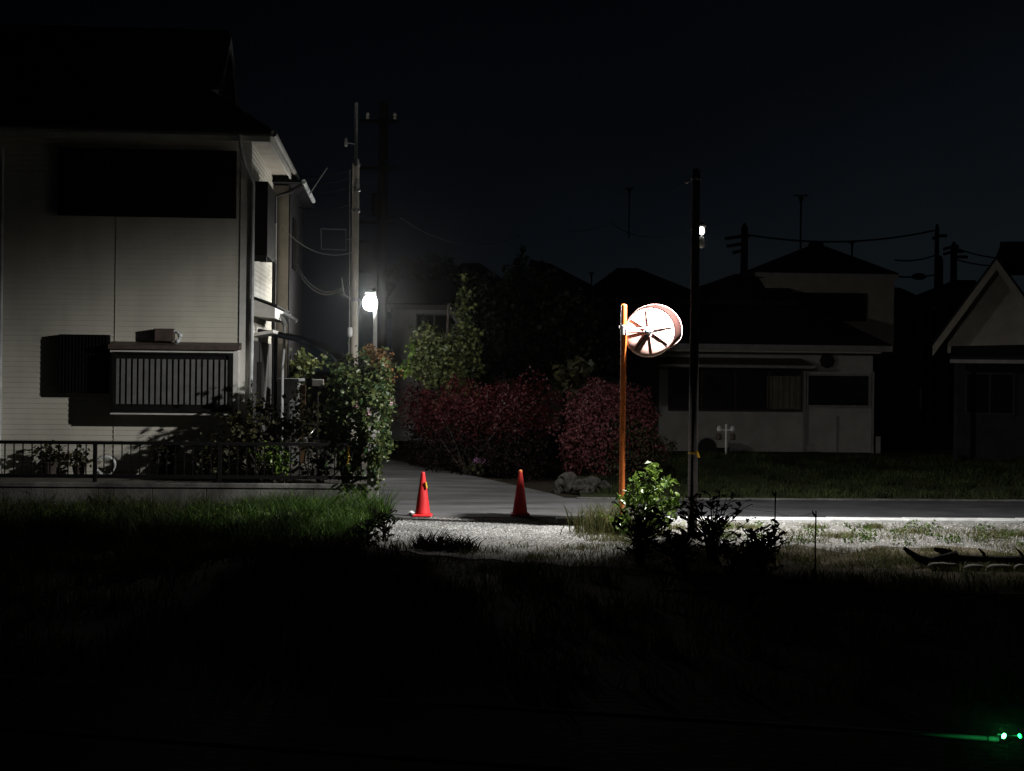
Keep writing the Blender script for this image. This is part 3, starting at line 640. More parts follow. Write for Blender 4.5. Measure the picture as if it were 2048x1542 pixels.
wire(at(585,515,34), at(685,575,29.5), .34, .010, 'upper of the twin drooping cables left of the lit lamp')
wire(at(592,538,34), at(688,577,29.5), .30, .010, 'lower of the twin drooping cables left of the lit lamp')
wire(at(575,348,36), at(712,335,29.7), .12, .010, 'topmost dark cable between house wing and slim pole', 'cabledark')
wire(at(580,360,36), at(712,352,29.7), .12, .010, 'second dark cable under the topmost one', 'cabledark')
wire(at(582,378,36), at(716,369,29.7), .12, .010, 'third dark cable meeting the lower insulator of the slim pole', 'cabledark')
wire(at(590,412,36), at(712,405,29.7), .12, .010, 'lowest dark cable between house wing and slim pole', 'cabledark')
wire(at(655,335,31), at(618,390,33), .0, .009, 'short slanting cable end beside the house wing')
wire(at(800,435,40), at(1040,470,47), .5, .014, 'pale cable sagging over the dark tree in mid sky')
# lamp 1
L1 = at(741, 606, 33.0); LP = at(750, 700, 33.0)
t = thing('street_lamp', 'glaring lit street lamp on a slim white post beside the utility pole', 'street lamp', (LP.x, 33.0, 0))
MB().tube([(LP.x,33.0,0),(LP.x,33.0,L1.z+.02)], [.05,.042], 12).build('post', M['white'], t, smooth=True)
MB().tube([(LP.x,33.0,L1.z+.10),(LP.x-.02,32.98,L1.z+.24),(L1.x,32.9,L1.z+.25)], .025, 8).build('arm', M['steel'], t, smooth=True)
b = MB(); b.ball((L1.x,32.88,L1.z), .15, .15, .17, 32, 20); b.build('globe', M['lamp'], t, smooth=True)
b = MB(); b.lathe((L1.x,32.88,L1.z+.19), [(.10,0),(.11,.03),(.06,.07),(.02,.09)], 16); b.build('cap', M['steel'], t, smooth=True)

# ------------------------------------------------------------------ hedge, bushes, trees across the lane
hp = [gnd(812,938), gnd(860,950), gnd(930,957), gnd(985,961), gnd(1028,967)]
bl = []; lowb = []
for i in range(13):
    s = i/12*(len(hp)-1); k = min(int(s), len(hp)-2); p = hp[k].lerp(hp[k+1], s-k) + Vector((.35,.9,0)); 
    hh = 1.0 + .12*math.sin(i*1.7)
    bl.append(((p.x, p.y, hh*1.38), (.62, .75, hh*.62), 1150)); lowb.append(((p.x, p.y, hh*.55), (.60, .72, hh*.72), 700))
t = plant('red_hedge', 'long dark red hedge lining the lane behind the cones', 'hedge', (hp[2].x, hp[2].y+.9, 0), bl, .055, M['red'], 26, .03, shell=.3, lump=.16)
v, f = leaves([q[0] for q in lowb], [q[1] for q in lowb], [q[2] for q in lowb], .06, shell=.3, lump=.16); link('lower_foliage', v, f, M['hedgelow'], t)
c = gnd(1232, 975) + Vector((0,1.0,0))
t = plant('plum_bush', 'rounded plum-red bush behind the orange mirror post', 'bush', (c.x, c.y, 0), [((c.x-.05,c.y,1.08),(1.10,1.05,1.06),6800), ((c.x-.45,c.y+.2,.95),(.85,.9,.85),2200), ((c.x+.1,c.y,1.72),(.6,.6,.42),1300), ((c.x-.35,c.y-.1,1.95),(.3,.3,.3),260), ((c.x+.55,c.y-.1,1.5),(.35,.35,.4),420)], .055, M['purple'], 22, .035, shell=.28, lump=.12)
v, f = leaves([(c.x+.35,c.y-.25,.75)], [(.72,.9,.75)], [3800], .055, shell=.25, lump=.15); link('lower_foliage', v, f, M['olive'], t)
# stones at the lane corner
for i, (x, y, rx, rz, lab) in enumerate([(1135,966,22,18,'largest upright garden rock at the foot of the plum bush'),(1160,974,16,12,'small dark rock just right of the largest one under the plum bush'),(1182,968,20,14,'middle-sized squat rock under the plum bush'),(1207,974,15,10,'low flat rock at the right end under the plum bush'),(1116,978,11,8,'smallest rock at the lane corner under the plum bush'),(1170,984,10,6,'little stone in front of the squat rock under the plum bush')]):
    D = 29.6 - (i in (1,5))*.25; p = at(x, y, D); k = D/F; b = MB(); b.ball((p.x, D, max(p.z,.06)), rx*k, rx*k*.8, rz*k*1.1, 26, 16, .13)
    for q, v_ in enumerate(b.v):
        n_ = math.sin(v_[0]*31+i)*math.sin(v_[2]*37+1)*math.sin(v_[1]*29); b.v[q] = (v_[0]+.03*n_, v_[1]+.03*n_, v_[2]+.025*math.sin(v_[0]*23+v_[1]*17+i))
    tag(b.build('rock', M['rock'], loc=(p.x,D,0)), lab, 'rock', 'garden rocks under the plum bush')
# flowers at hedge foot
p = gnd(970, 952); plant('flowering_plant', 'small plant with mauve flowers at the foot of the red hedge', 'plant', (p.x-.1,p.y-.5,0.02), [((p.x-.1,p.y-.5,.25),(.32,.25,.22),90)], .08, M['olive'], 5, .01)
o = C.objects['flowering_plant']; v, f = leaves([(p.x-.16,p.y-.7,.38),(p.x+.02,p.y-.68,.34)], [(.09,.05,.06)]*2, [26,20], .05); link('blossom', v, f, M['flowerp'], o)
def tree(name, label, D, blobs, size, m, base_x, r=.12, **kw):
    b0 = at(base_x, 900, D); t = thing(name, label, 'tree', (b0.x, D, 0), kw.pop('group', None))
    bs = [blob(x, y, D+dd, rx, rz, n) for x, y, dd, rx, rz, n in blobs]
    v, f = leaves([q[0] for q in bs], [q[1] for q in bs], [q[2] for q in bs], size, **kw); link('crown', v, f, m, t)
    zc = min(q[0][2] for q in bs); b = MB(); top = (b0.x+.1, D, max(q[0][2] for q in bs))
    b.tube([(b0.x,D,0),(b0.x+.03,D,zc*.6),top], [r, r*.8, r*.25], 9)
    for q in bs: b.tube([(b0.x+.03,D,zc*.5), Vector(q[0])*.5+Vector((b0.x,D,zc*.8))*.5, q[0]], [r*.5, r*.35, r*.1], 6)
    b.build('trunk', M['bark'], t); return t
tree('privet_tree', 'rounded yellow-green shrub tree lit by the street lamp', 36.0, [(880,725,0,52,62,2600),(922,700,.4,46,52,1300),(850,700,-.2,26,42,600),(910,760,0,45,40,1000),(928,610,.8,20,60,240)], .085, M['shrub'], 885, .09, lump=.3, shell=.45)
tree('citrus_sapling', 'small bright green sapling left of the rounded shrub tree', 36.2, [(827,705,0,12,30,150),(818,740,0,20,18,120)], .085, M['leaf'], 872, .03, lump=.3)
tree('garden_tree', 'broad black-green tree in the middle between the two lamps', 40.0, [(1010,640,0,90,95,3200),(1110,650,.5,90,90,3000),(1060,590,1,60,60,1600),(1190,680,.5,60,70,1800),(960,600,1,50,60,1300),(1150,720,0,80,50,1800),(1035,700,0,80,60,2000)], .13, M['tree'], 1060, .16, lump=.28, shell=.4)
tree('distant_tree', 'round-topped dark tree against the sky behind the street lamp', 62.0, [(850,570,0,78,62,3000),(800,590,1,45,40,900),(905,585,1,40,40,900)], .25, M['tree'], 850, .25, lump=.12, shell=.35)
tree('conifer', 'narrow dark conifer tip rising above the middle roofs', 52.0, [(1038,560,0,14,52,500),(1038,620,0,26,50,600)], .14, M['tree'], 1038, .08, lump=.2)
plant('broadleaf_plant', 'pale big-leaved plant beside the mirror post in front of the dark tree', 'plant', (at(1140,800,33.5).x,33.5,0), [blob(1135,755,33.5,34,30,60), blob(1160,740,33.5,22,22,30)], .22, M['olive'], 6, .02, lump=.3)

# ------------------------------------------------------------------ traffic mirror
MC = at(1298, 664, 23.13); PB = at(1247, 700, 23.18)
t = thing('traffic_mirror', 'round roadside mirror seen from behind on an orange post, brightly lit', 'traffic mirror', (PB.x, PB.y, 0))
ztp = at(1247, 611, 23.18).z
b = MB(); b.tube([(PB.x,PB.y,0),(PB.x,PB.y,ztp)], .044, 20); b.ball((PB.x,PB.y,ztp), .044, .044, .025); b.build('post', M['orange'], t, smooth=False)
ax = Vector((.24, .93, -.27)).normalized()     # the way the mirror faces
e1 = ax.cross(Vector((0,0,1))).normalized(); e2 = e1.cross(ax).normalized(); RM = .372
def md(r, a, h): return MC + (e1*math.cos(a) + e2*math.sin(a))*r + ax*h
b = MB(); b.lathe(MC, [(.05,-.034),(.14,-.031),(.26,-.022),(.34,-.010),(RM,.0),(RM+.012,.012),(RM+.012,.03),(RM-.01,.032)], 48, ax)
sh = b.build('shell', M['mirrorback'], t, smooth=False)
for p_ in sh.data.polygons: p_.use_smooth = len(p_.vertices) == 4
for k in range(8):
    a = k*math.pi/4 + .2; b = MB()
    b.tube([md(.07,a,-.040), md(.2,a,-.033), md(.345,a,-.014)], [.008,.007,.006], 8); b.build('rib', M['mirrorhood'], sh, smooth=True)
b = MB(); b.lathe(MC, [(RM-.012,.033),(RM*.6,.07),(.01,.085)], 48, ax); b.build('mirror_face', M['mirror'], t, smooth=True)
b = MB(); n = 40                                 # the visor round the upper half
for i in range(n+1):
    a = R(-40) + R(205)*i/n; sh_ = Vector((.042,0,.042)); ln = .14*min(1, 2.2*math.sin(math.pi*i/n)+.1)
    for (r, h) in ((RM+.014,.0),(RM+.014+ln*.32,ln),(RM+.020+ln*.32,ln),(RM+.022,.0)): b.v.append(tuple(md(r, a, h) + sh_*(h/.14)))
for i in range(n):
    for k in range(4): k2 = (k+1)%4; b.f.append((i*4+k, (i+1)*4+k, (i+1)*4+k2, i*4+k2))
vis = b.build('visor', M['mirrorhood'], t, smooth=True)
MB().tube([Vector(b.v[i*4+1]) for i in range(n+1)], .009, 6).build('visor_rim', M['mirrorback'], vis, smooth=True)
b = MB(); b.lathe(MC, [(.03,-.12),(.050,-.115),(.054,-.06),(.052,-.03)], 16, ax); hub = b.build('hub', M['hubblue'], t)
zb_ = at(1250,658,23.18).z
b = MB(); b.tube([(PB.x,PB.y-.03,zb_+.01), MC-ax*.09+Vector((0,0,.02))], .013, 8); b.tube([(PB.x,PB.y-.03,zb_-.05), MC-ax*.09-Vector((0,0,.03))], .009, 8); b.build('arm', M['mirrorback'], t, smooth=True)
b = MB(); b.lathe((PB.x,PB.y,zb_-.09), [(.046,0),(.052,.005),(.052,.14),(.046,.145)], 16); b.box(W, PB.x-.07, PB.x-.04, PB.y-.03, PB.y+.03, zb_, zb_+.05); b.build('clamp', M['white'], t)

# ------------------------------------------------------------------ dark pole with the flood lamp
DP = at(1385, 1000, 22.5); zdp = at(1391, 345, 22.5).z
t = thing('lamp_pole', 'tall dark weathered pole carrying the small flood lamp', 'pole', (DP.x, DP.y, 0))
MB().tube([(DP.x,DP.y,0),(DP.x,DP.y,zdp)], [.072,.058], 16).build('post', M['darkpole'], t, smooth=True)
MB().lathe((DP.x,DP.y,zdp-.11), [(.062,0),(.075,.004),(.075,.035),(.062,.04)], 16).build('band', M['steel'], t)
MB().lathe((DP.x,DP.y,zdp), [(.06,0),(.05,.04),(.02,.06)], 16).build('cap', M['darkpole'], t)
zy = at(1386, 908, 22.5).z
b = MB(); b.lathe((DP.x,DP.y,zy), [(.067,0),(.072,.004),(.072,.03),(.067,.034)], 16); b.hexa([(DP.x+.05,DP.y-.08,zy-.04),(DP.x+.10,DP.y-.06,zy-.05),(DP.x+.10,DP.y-.04,zy-.05),(DP.x+.05,DP.y-.06,zy-.04),(DP.x+.03,DP.y-.08,zy+.05),(DP.x+.06,DP.y-.06,zy+.05),(DP.x+.06,DP.y-.04,zy+.05),(DP.x+.03,DP.y-.06,zy+.05)]); b.build('yellow_tie', M['yellow'], t)
b = MB(); c = at(1374, 365, 22.5); b.tube([c, (DP.x,DP.y,c.z+.04)], .010, 6); b.ball(c, .022, .015, .012); b.build('hook', M['steel'], t)
L2 = at(1403, 462, 22.8)
AX = Vector((-.50, .70, -.50)).normalized()
t = thing('flood_lamp', 'small lit flood lamp strapped high on the dark pole', 'flood lamp', tuple(L2))
a1 = AX.orthogonal().normalized()
b = MB(); b.lathe(L2+Vector((0,.02,.03)), [(.03,.10),(.055,.08),(.066,.03),(.064,.028)], 20); b.build('housing', M['white'], t, smooth=True)
b = MB(); b.ball(L2 + Vector((.0,-.03,.0)) , .042, .035, .062); b.build('lens', M['floodglow'], t, smooth=True)
b = MB(); b.ball(L2 + Vector((.0,-.01,-.17)), .055, .045, .09, 12, 9, .12); b.build('cover', M['white'], t, smooth=False)
b = MB(); b.tube([L2+Vector((-.02,.02,.08)), (DP.x,DP.y-.02,L2.z+.06)], .012, 6); b.build('bracket', M['steel'], t, smooth=True)
# the lamp's own light distribution: strongest downwards and to the road side, little behind it or above the horizontal
ld = bpy.data.lights.new('bulb', 'POINT'); ld.shadow_soft_size = .05; ld.energy = 3350; ld.color = (1,.985,.95); ld.use_nodes = True
nt = ld.node_tree; em = nt.nodes['Emission']; tc = nt.nodes.new('ShaderNodeTexCoord'); sx = nt.nodes.new('ShaderNodeSeparateXYZ')
nt.links.new(tc.outputs['Normal'], sx.inputs[0])
def mrange(src, a, b_, c, d, smooth=True):
    n = nt.nodes.new('ShaderNodeMapRange'); n.interpolation_type = 'SMOOTHSTEP' if smooth else 'LINEAR'
    for i, q in enumerate((a, b_, c, d)): n.inputs[1+i].default_value = q
    nt.links.new(src, n.inputs[0]); return n.outputs[0]
def mth(op, a, b_):
    n = nt.nodes.new('ShaderNodeMath'); n.operation = op
    for i, q in enumerate((a, b_)):
        if isinstance(q, (int, float)): n.inputs[i].default_value = q
        else: nt.links.new(q, n.inputs[i])
    return n.outputs[0]
vz = mrange(sx.outputs[2], -.24, .10, 1, .05)
az = mth('POWER', mth('MAXIMUM', mth('SUBTRACT', 1.0, mth('MULTIPLY', sx.outputs[1], sx.outputs[1])), .01), .7)   # a tube lying along the road side gives little light off its end
bk = mrange(mth('ADD', mth('MULTIPLY', mth('SUBTRACT', sx.outputs[1], sx.outputs[2]), .707), mth('MULTIPLY', sx.outputs[0], .3)), -.12, .17, 0, 1)
nt.links.new(mth('MULTIPLY', mth('MULTIPLY', vz, az), bk), em.inputs['Strength'])
lo = bpy.data.objects.new('bulb', ld); C.objects.link(lo); lo.parent = t; lo.location = (.0, .07, -.06)
wire(at(1372,366,22.5), at(1130,460,44), .25, .006, 'thin dark cable leaving the top of the dark pole to the left', 'cabledark')
wire(at(1386,458,22.9), at(1225,447,40), .22, .010, 'dark cable running left from the flood lamp', 'cabledark')

# ------------------------------------------------------------------ traffic cones
def cone(label, loc, m, top):
    t = thing('traffic_cone', label, 'traffic cone', loc, 'red traffic cones on the lane mouth'); x, y, z = loc
    MB().hexa([(x-.16,y-.16,z),(x+.16,y-.16,z),(x+.16,y+.16,z),(x-.16,y+.16,z),(x-.145,y-.145,z+.035),(x+.145,y-.145,z+.035),(x+.145,y+.145,z+.035),(x-.145,y+.145,z+.035)]).build('base', m, t, bevel=.012)
    b = MB(); b.lathe((x,y,z+.03), [(.125,0),(.12,.02),(.034,.64),(.030,.66),(.026,.665),(.02,.60)], 28); o = b.build('body', m, t, smooth=True)
    return t
k1 = gnd(845, 1035); k1.z = .026
cn1 = cone('bright red traffic cone with a yellow strip, nearer the pillar', tuple(k1), M['cone'], 0)
b = MB(); b.tube([(k1.x+.045,k1.y-.062,k1.z+.54),(k1.x+.062,k1.y-.062,k1.z+.44)], .017, 8); b.build('reflective_strip', M['yellow'], cn1)
k2 = gnd(1040, 1034); k2.z = .026
cn2 = cone('dull worn red traffic cone with a knob on top, right of the other cone', tuple(k2), M['coneworn'], 1)
b = MB(); b.ball((k2.x,k2.y,k2.z+.70), .034); b.tube([(k2.x,k2.y,k2.z+.62),(k2.x,k2.y,k2.z+.70)], .02, 8); b.build('knob', M['orange'], cn2, smooth=True)
p = gnd(823, 1032); b = MB(); b.ball((p.x,p.y,.05), .05, .05, .035, 10, 7, .1); tag(b.build('stone', M['white'], loc=(p.x,p.y,.02)), 'small white stone beside the brighter cone', 'stone')

# ------------------------------------------------------------------ roadside plants in front
p = at(1290, 1060, 22.2)
plant('leafy_plant', 'bright green leafy plant in front of the orange mirror post', 'plant', (p.x, 22.2, 0),
    [blob(1298,985,22.2,44,34,200), blob(1258,1000,22.2,30,18,80), blob(1305,1030,22.2,50,40,330), blob(1348,1005,22.2,26,18,70), blob(1250,1045,22.1,40,30,200), blob(1306,940,22.2,14,22,46), blob(1275,958,22.2,16,16,34), blob(1335,965,22.2,20,14,40)], .085, M['leaf'], 14, .012, lump=.3, shell=.55, aspect=.32, droop=.4)
t = thing('grass_clump', 'yellow-green clump of tall grass left of the bright leafy plant', 'grass clump', (at(1215,1060,22.4).x, 22.4, 0))
q = at(1218,1060,22.4); P = np.stack([q.x+rng.normal(size=900)*.22, 22.4+rng.normal(size=900)*.22, np.zeros(900)], 1); v, f = blades(P, .38, .006, .6); link('blades', v, f, M['grassdry'], t)
def weed(x, y, D, label, n, h, s, curl=True, name='weed'):
    """dark plant with long arching leaves on thin stems"""
    g = gnd(x, 740 + H*F/D); bx, by = at(x, 740, D).x, D
    t = thing(name, label, 'weed', (bx, by, 0), 'dark weeds at the edge of the field'); st = MB(); lf = MB()
    for i in range(n):
        a = random.uniform(0, 6.28); L = h*random.uniform(.55,1.0); sp = s*random.uniform(.2,1)
        tip = Vector((bx+math.cos(a)*sp, by+math.sin(a)*sp*.7, L)); mid = Vector((bx+math.cos(a)*sp*.3, by+math.sin(a)*sp*.2, L*.6))
        st.tube([(bx+random.uniform(-.05,.05),by,0), mid, tip], [.010,.008,.003], 5)
        for k in range(7):
            c = Vector((bx,by,0)).lerp(mid, 1) .lerp(tip, k/6) if k > 2 else mid.lerp(tip, k/6) - Vector((0,0,.12*k))
            b_ = random.uniform(0, 6.28); ln = random.uniform(.12,.24); dv = Vector((math.cos(b_), math.sin(b_), 0)); sd = Vector((-dv.y, dv.x, 0)); wd = ln*random.uniform(.13,.2)
            pr = []
            for j in range(6):
                q = j/5; ang = q*math.pi*random.uniform(.62,.75); pr.append((c + dv*ln*.62*math.sin(ang) + Vector((0,0,ln*.40*(1-math.cos(ang*1.0))*(.5) + ln*.35*math.sin(ang) - ln*.55*q*q)), wd*math.sin(math.pi*(.12+.85*q))))
            vs_ = []
            for pp, w_ in pr: vs_ += [pp - sd*w_, pp + Vector((0,0,-w_*.35)), pp + sd*w_]
            lf.add(vs_, [(3*j, 3*j+1, 3*j+4, 3*j+3) for j in range(5)] + [(3*j+1, 3*j+2, 3*j+5, 3*j+4) for j in range(5)])
    st.build('stem', M['weed'], t); lf.build('foliage', M['weed'], t)
weed(1285, 1100, 18.6, 'dark bushy weed below the bright leafy plant', 26, .72, .38)
weed(1430, 1100, 18.8, 'tallest dark weed around the foot of the dark pole', 30, .95, .5)
weed(1365, 1130, 18.2, 'low dark weed between the two taller ones', 24, .50, .5)
weed(1530, 1150, 18.0, 'dark weed with curled leaves left of the thin stakes', 22, .58, .40)
weed(1480, 1150, 17.6, 'dark sprawling weed nearest the camera at right', 20, .40, .5)
weed(775, 1085, 21.0, 'dark weed with round leaves below the pillar', 9, .42, .22)
weed(735, 1085, 20.6, 'low dark weed in the grass left of the gravel', 10, .32, .35)
for x, D, sg, hh, lab in ((850,20.2,.07,.22,'dark spiky tuft at the left end of the gravel edge'),(876,20.0,.09,.30,'tallest dark spiky tuft below the brighter cone'),(905,20.1,.08,.2,'low dark tuft right of the tallest one'),(930,19.9,.10,.26,'dark spiky tuft leaning right at the middle of the gravel edge')):
    q = at(x, 740, D); t = thing('grass_tuft', lab, 'grass tuft', (q.x, D, 0), 'dark tufts along the gravel edge'); n_ = 110
    P = np.stack([q.x+rng.normal(size=n_)*sg, D+rng.normal(size=n_)*sg*.7, np.zeros(n_)], 1); v, f = blades(P, hh*.8, .011, .9); link('blades', v, f, M['weed'], t)
# stakes and string
st1 = at(1551, 982, 18.6); st2 = at(1632, 1022, 17.2)
for p_, lab in ((st1,'thin dark garden stake with a forked tip, the farther of two'),(st2,'dark garden stake with a bent hook on top, the nearer of two')):
    t = thing('garden_stake', lab, 'stake', (p_.x, p_.y, 0), 'garden stakes at the field edge')
    b = MB(); b.tube([(p_.x+.005,p_.y,0),(p_.x-.004,p_.y,.4),(p_.x,p_.y,p_.z)], [.010,.009,.008], 7); b.build('rod', M['log'], t)
    b = MB(); b.tube([(p_.x,p_.y,p_.z-.06),(p_.x-.03,p_.y,p_.z-.03),(p_.x-.045,p_.y,p_.z+.01)], [.014,.012,.004], 6); b.build('hook', M['log'], t)
wire(st2+Vector((-.04,0,-.02)), st1+Vector((0,0,-.25)), .05, .0022, 'thin dark string tied between the two stakes', 'cabledark')
wire(st1+Vector((0,0,-.25)), at(1400,1000,19.5), .02, .0022, 'thin dark string running from the farther stake to the weeds', 'cabledark')
# logs and stones at right
lg = [[(1808,1098),(1835,1118),(1860,1126),(1890,1118),(1915,1112)], [(1868,1100),(1890,1105),(1905,1120),(1960,1122),(2010,1124),(2080,1120)], [(1880,1118),(1960,1128),(2100,1130)]]
for i, (q, lab) in enumerate(zip(lg, ('crooked black branch with a raised tip at the left of the pile','thick black log with a knobbly upper side','long low black log under the thick one'))):
    D = 18.85 + .1*i; b = MB(); pts_ = [at(x, y-2, D) for x, y in q]; b.tube(pts_, [.022,.045,.06,.055,.06,.06][:len(q)] if i < 2 else .055, 9)
    if i == 1:
        for x in (1905,1965,2040): c = at(x, 1118, D); b.tube([c, c+Vector((.02,0,.06)), c+Vector((-.05,0,.13))], [.03,.022,.008], 7)
    tag(b.build('log', M['log'], loc=tuple(pts_[1]), smooth=True), lab, 'log', 'dark logs lying at the field edge')
for x, y, rx, rz, lab in ((1880,1132,26,9,'pale flat stone under the left end of the logs'),(1905,1134,14,9,'small pale stone second from the left under the logs'),(1950,1136,22,9,'pale stone in the middle under the logs'),(2000,1136,26,9,'pale stone right of the middle under the logs'),(2042,1136,16,9,'pale stone at the right edge under the logs')):
    D = 18.5; p_ = at(x, y+1, D); k = D/F; b = MB(); b.ball((p_.x,D,max(p_.z,.045)), rx*k, rx*k*.5, rz*k, 14, 9, .08); tag(b.build('stone', M['stone'], loc=(p_.x,D,0), smooth=True), lab, 'stone', 'pale stones under the logs')

# ------------------------------------------------------------------ houses across the road
def hip(b, fr, u0, u1, d0, d1, ze, zr, r0, r1, rd, th=.12):
    A_, B_, C_, D_ = fr(u0,d0,ze), fr(u1,d0,ze), fr(u1,d1,ze), fr(u0,d1,ze); P_, Q_ = fr(r0,rd,zr), fr(r1,rd,zr); dn = Vector((0,0,-th))
    b.add([A_,B_,C_,D_,P_,Q_,A_+dn,B_+dn,C_+dn,D_+dn], [(0,1,5,4),(1,2,5),(2,3,4,5),(3,0,4),(9,8,7,6),(0,6,7,1),(1,7,8,2),(2,8,9,3),(3,9,6,0)])
c0 = at(1745, 800, 43); BH = Frame((c0.x, c0.y), R(3.0))
t = thing('tiled_house', 'dim pale house with tiled hip roofs and wide windows across the road', 'house', (c0.x, c0.y, .26))
a, e, z0, z1 = rect(BH, 1318, 700, 1745, 915)
MB().box(BH, a, 0, 0, 8, .1, z1+.1).build('wall', M['wall_l'], t)
zf = BH.hit(1600, 904)[1]; MB().box(BH, a-.01, .01, -.02, 0, .1, zf).build('foundation', M['bar'], t)
ze = BH.hit(1560, 688, -.7)[1]; u1 = BH.hit(1785, 690, -.7)[0]; u0 = BH.hit(1290, 690, -.7)[0]
zr = BH.hit(1500, 560, 3)[1]
b = MB(); hip(b, BH, u0, u1, -.7, 8.6, ze, zr, u0+2.8, u1-2.8, 3.6); rf = b.build('roof', M['roof'], t)
MB().box(BH, u0, u1, -.72, -.70, ze-.18, ze-.02).build('fascia', M['fascia'], rf)
MB().box(BH, u0, u1-.3, -.66, -.02, ze-.23, ze-.185).build('soffit', M['soffit'], rf)
# lean-to roof over the window
za = BH.hit(1450, 715, 0)[1]; zb2 = BH.hit(1450, 733, -.6)[1]; ua = BH.hit(1318,733,-.6)[0]; ub_ = BH.hit(1630,733,-.6)[0]
MB().hexa([BH(ua,-.6,zb2),BH(ub_,-.6,zb2),BH(ub_-.25,0,za-.04),BH(ua,0,za-.04),BH(ua,-.6,zb2+.04),BH(ub_,-.6,zb2+.04),BH(ub_-.25,0,za),BH(ua,0,za)]).build('window_roof', M['hood'], t)
MB().box(BH, ua, ub_, -.63, -.605, zb2-.03, zb2+.05).build('window_roof_edge', M['fascia'], t)
def window(fr, x0, y0, x1, y1, par, m='glass', fm='wood', d=0, mull=1, t_=.05, proud=.07):
    a, e, z0, z1 = rect(fr, x0, y0, x1, y1, d); wn = MB()
    for q in ((a,e,z1-t_,z1),(a,e,z0,z0+t_),(a,a+t_,z0+t_,z1-t_),(e-t_,e,z0+t_,z1-t_)): wn.box(fr, q[0], q[1], d-proud, d-.003, q[2], q[3])
    for k in range(mull): x = a+(e-a)*(k+1)/(mull+1); wn.box(fr, x-.025, x+.025, d-proud+.012, d-.004, z0+t_, z1-t_)
    wn = wn.build('window', M[fm], par); MB().box(fr, a+t_-.01, e-t_+.01, d-.035, d-.006, z0+t_-.01, z1-t_+.01).build('pane', M[m], wn); return wn
wn = window(BH, 1336, 738, 1604, 822, t, mull=3)
a, e, z0, z1 = rect(BH, 1533, 752, 1602, 818); b = MB(); n = 16
for i in range(n+1):
    x = a+(e-a)*i/n; dd = -.050 + .010*math.sin(i*2.4)
    b.v += [tuple(BH(x,dd,z0)), tuple(BH(x,dd,z1))]
b.f = [(2*i, 2*i+2, 2*i+3, 2*i+1) for i in range(n)]; b.build('curtain', mat('brown_curtain',(.12,.10,.08),(.08,.065,.05),.9,4), wn)
window(BH, 1612, 748, 1740, 814, t, fm='fascia', mull=0)
a, e, z0, z1 = rect(BH, 1606, 742, 1746, 906); b = MB()
b.box(BH, a, a+.05, -.10, -.004, z0, z1); b.box(BH, e-.05, e, -.101, -.005, z0, z1); b.box(BH, (a+e)/2-.05,(a+e)/2-.02,-.05,-.004,z0,BH.hit(1645,832)[1]); b.build('porch_frame', M['fascia'], t)
a, e, z0, z1 = rect(BH, 1637, 708, 1668, 735); MB().lathe(BH((a+e)/2, -.14, (z0+z1)/2), [(.16,0),(.2,.03),(.2,.12),(.17,.14)], 8, (0,1,0)).build('vent', M['bar'], t)
# upper storey
UD = 2.2
a, e, z0, z1 = rect(BH, 1530, 556, 1788, 690, UD)
us = MB().box(BH, a, e, UD, UD+5, ze-.3, z1+.05).build('upper_wall', M['wall_d'], t)
window(BH, 1588, 586, 1731, 642, us, m='shutter', fm='bar', d=UD, mull=1)
ze2 = BH.hit(1650, 551, UD-.6)[1]; u0 = BH.hit(1510, 551, UD-.6)[0]; u1 = BH.hit(1797, 551, UD-.6)[0]; ur = BH.hit(1632, 490, UD+2.4)[0]; zr2 = BH.hit(1632, 490, UD+2.4)[1]
b = MB(); hip(b, BH, u0, u1, UD-.6, UD+5.6, ze2+.1, zr2, ur-.15, ur+.2, UD+2.4); ur_ = b.build('upper_roof', M['roof'], us)
MB().box(BH, u0, u1, UD-.62, UD-.6, ze2-.06, ze2+.06).build('fascia', M['fascia'], ur_)
b = MB(); b.ball(BH(ur,UD+2.4,zr2), .25, .15, .12, 10, 7); b.build('ridge_cap', M['roof'], ur_)
# lower side roof to the left
z5 = BH.hit(1480,548,3.5)[1]
b = MB(); p_ = [BH.hit(1405,575,3.5), BH.hit(1520,545,3.5)]; hip(b, BH, BH.hit(1330,600,1)[0], BH.hit(1600,600,1)[0], 1.0, 7, BH.hit(1400,600,1)[1], z5, BH.hit(1470,548,3.5)[0], BH.hit(1560,548,3.5)[0], 3.5); b.build('side_roof', M['roof'], t)
# AC unit, lantern post, small things by the wall
p_ = at(1430, 900, 42.2); zz = float(bankz(p_.x, 41))
a = at(1400, 890, 42.2).x; e = at(1456, 890, 42.2).x; zt5 = at(1430, 876, 42.2).z
t = thing('air_conditioner', 'pale outdoor air conditioner with a round black fan by the house wall', 'air conditioner', ((a+e)/2, 42.2, .26))
MB().box(W, a, e, 42.0, 42.35, .3, zt5).build('case', M['wall_l'], t, bevel=.02)
c = at(1414, 895, 41.98); b = MB(); b.lathe((c.x,41.99,c.z), [(.255,0),(.255,.03),(.22,.035),(.04,.035),(.03,.05)], 24, (0,-1,0)); fan = b.build('fan', M['bar'], t)
b = MB()
for k in range(5): an = k*1.2566; b.tube([(c.x,41.95,c.z),(c.x+.2*math.cos(an),41.95,c.z+.2*math.sin(an))], .010, 5)
b.build('grille', M['wood'], fan)
p_ = at(1452, 900, 37.5); k = 37.5/F; gz = float(bankz(p_.x, 37.5))
t = thing('lantern_post', 'white garden post with two small white lantern heads near the house wall', 'garden post', (p_.x, 37.5, gz))
zt6 = at(1452, 848, 37.5).z
MB().tube([(p_.x,37.5,gz-.1),(p_.x,37.5,zt6)], .026, 8).build('post', M['white'], t)
zl = at(1452, 860, 37.5).z; MB().box(W, p_.x-.17, p_.x+.17, 37.485, 37.515, zl-.015, zl+.015).build('crossarm', M['white'], t)
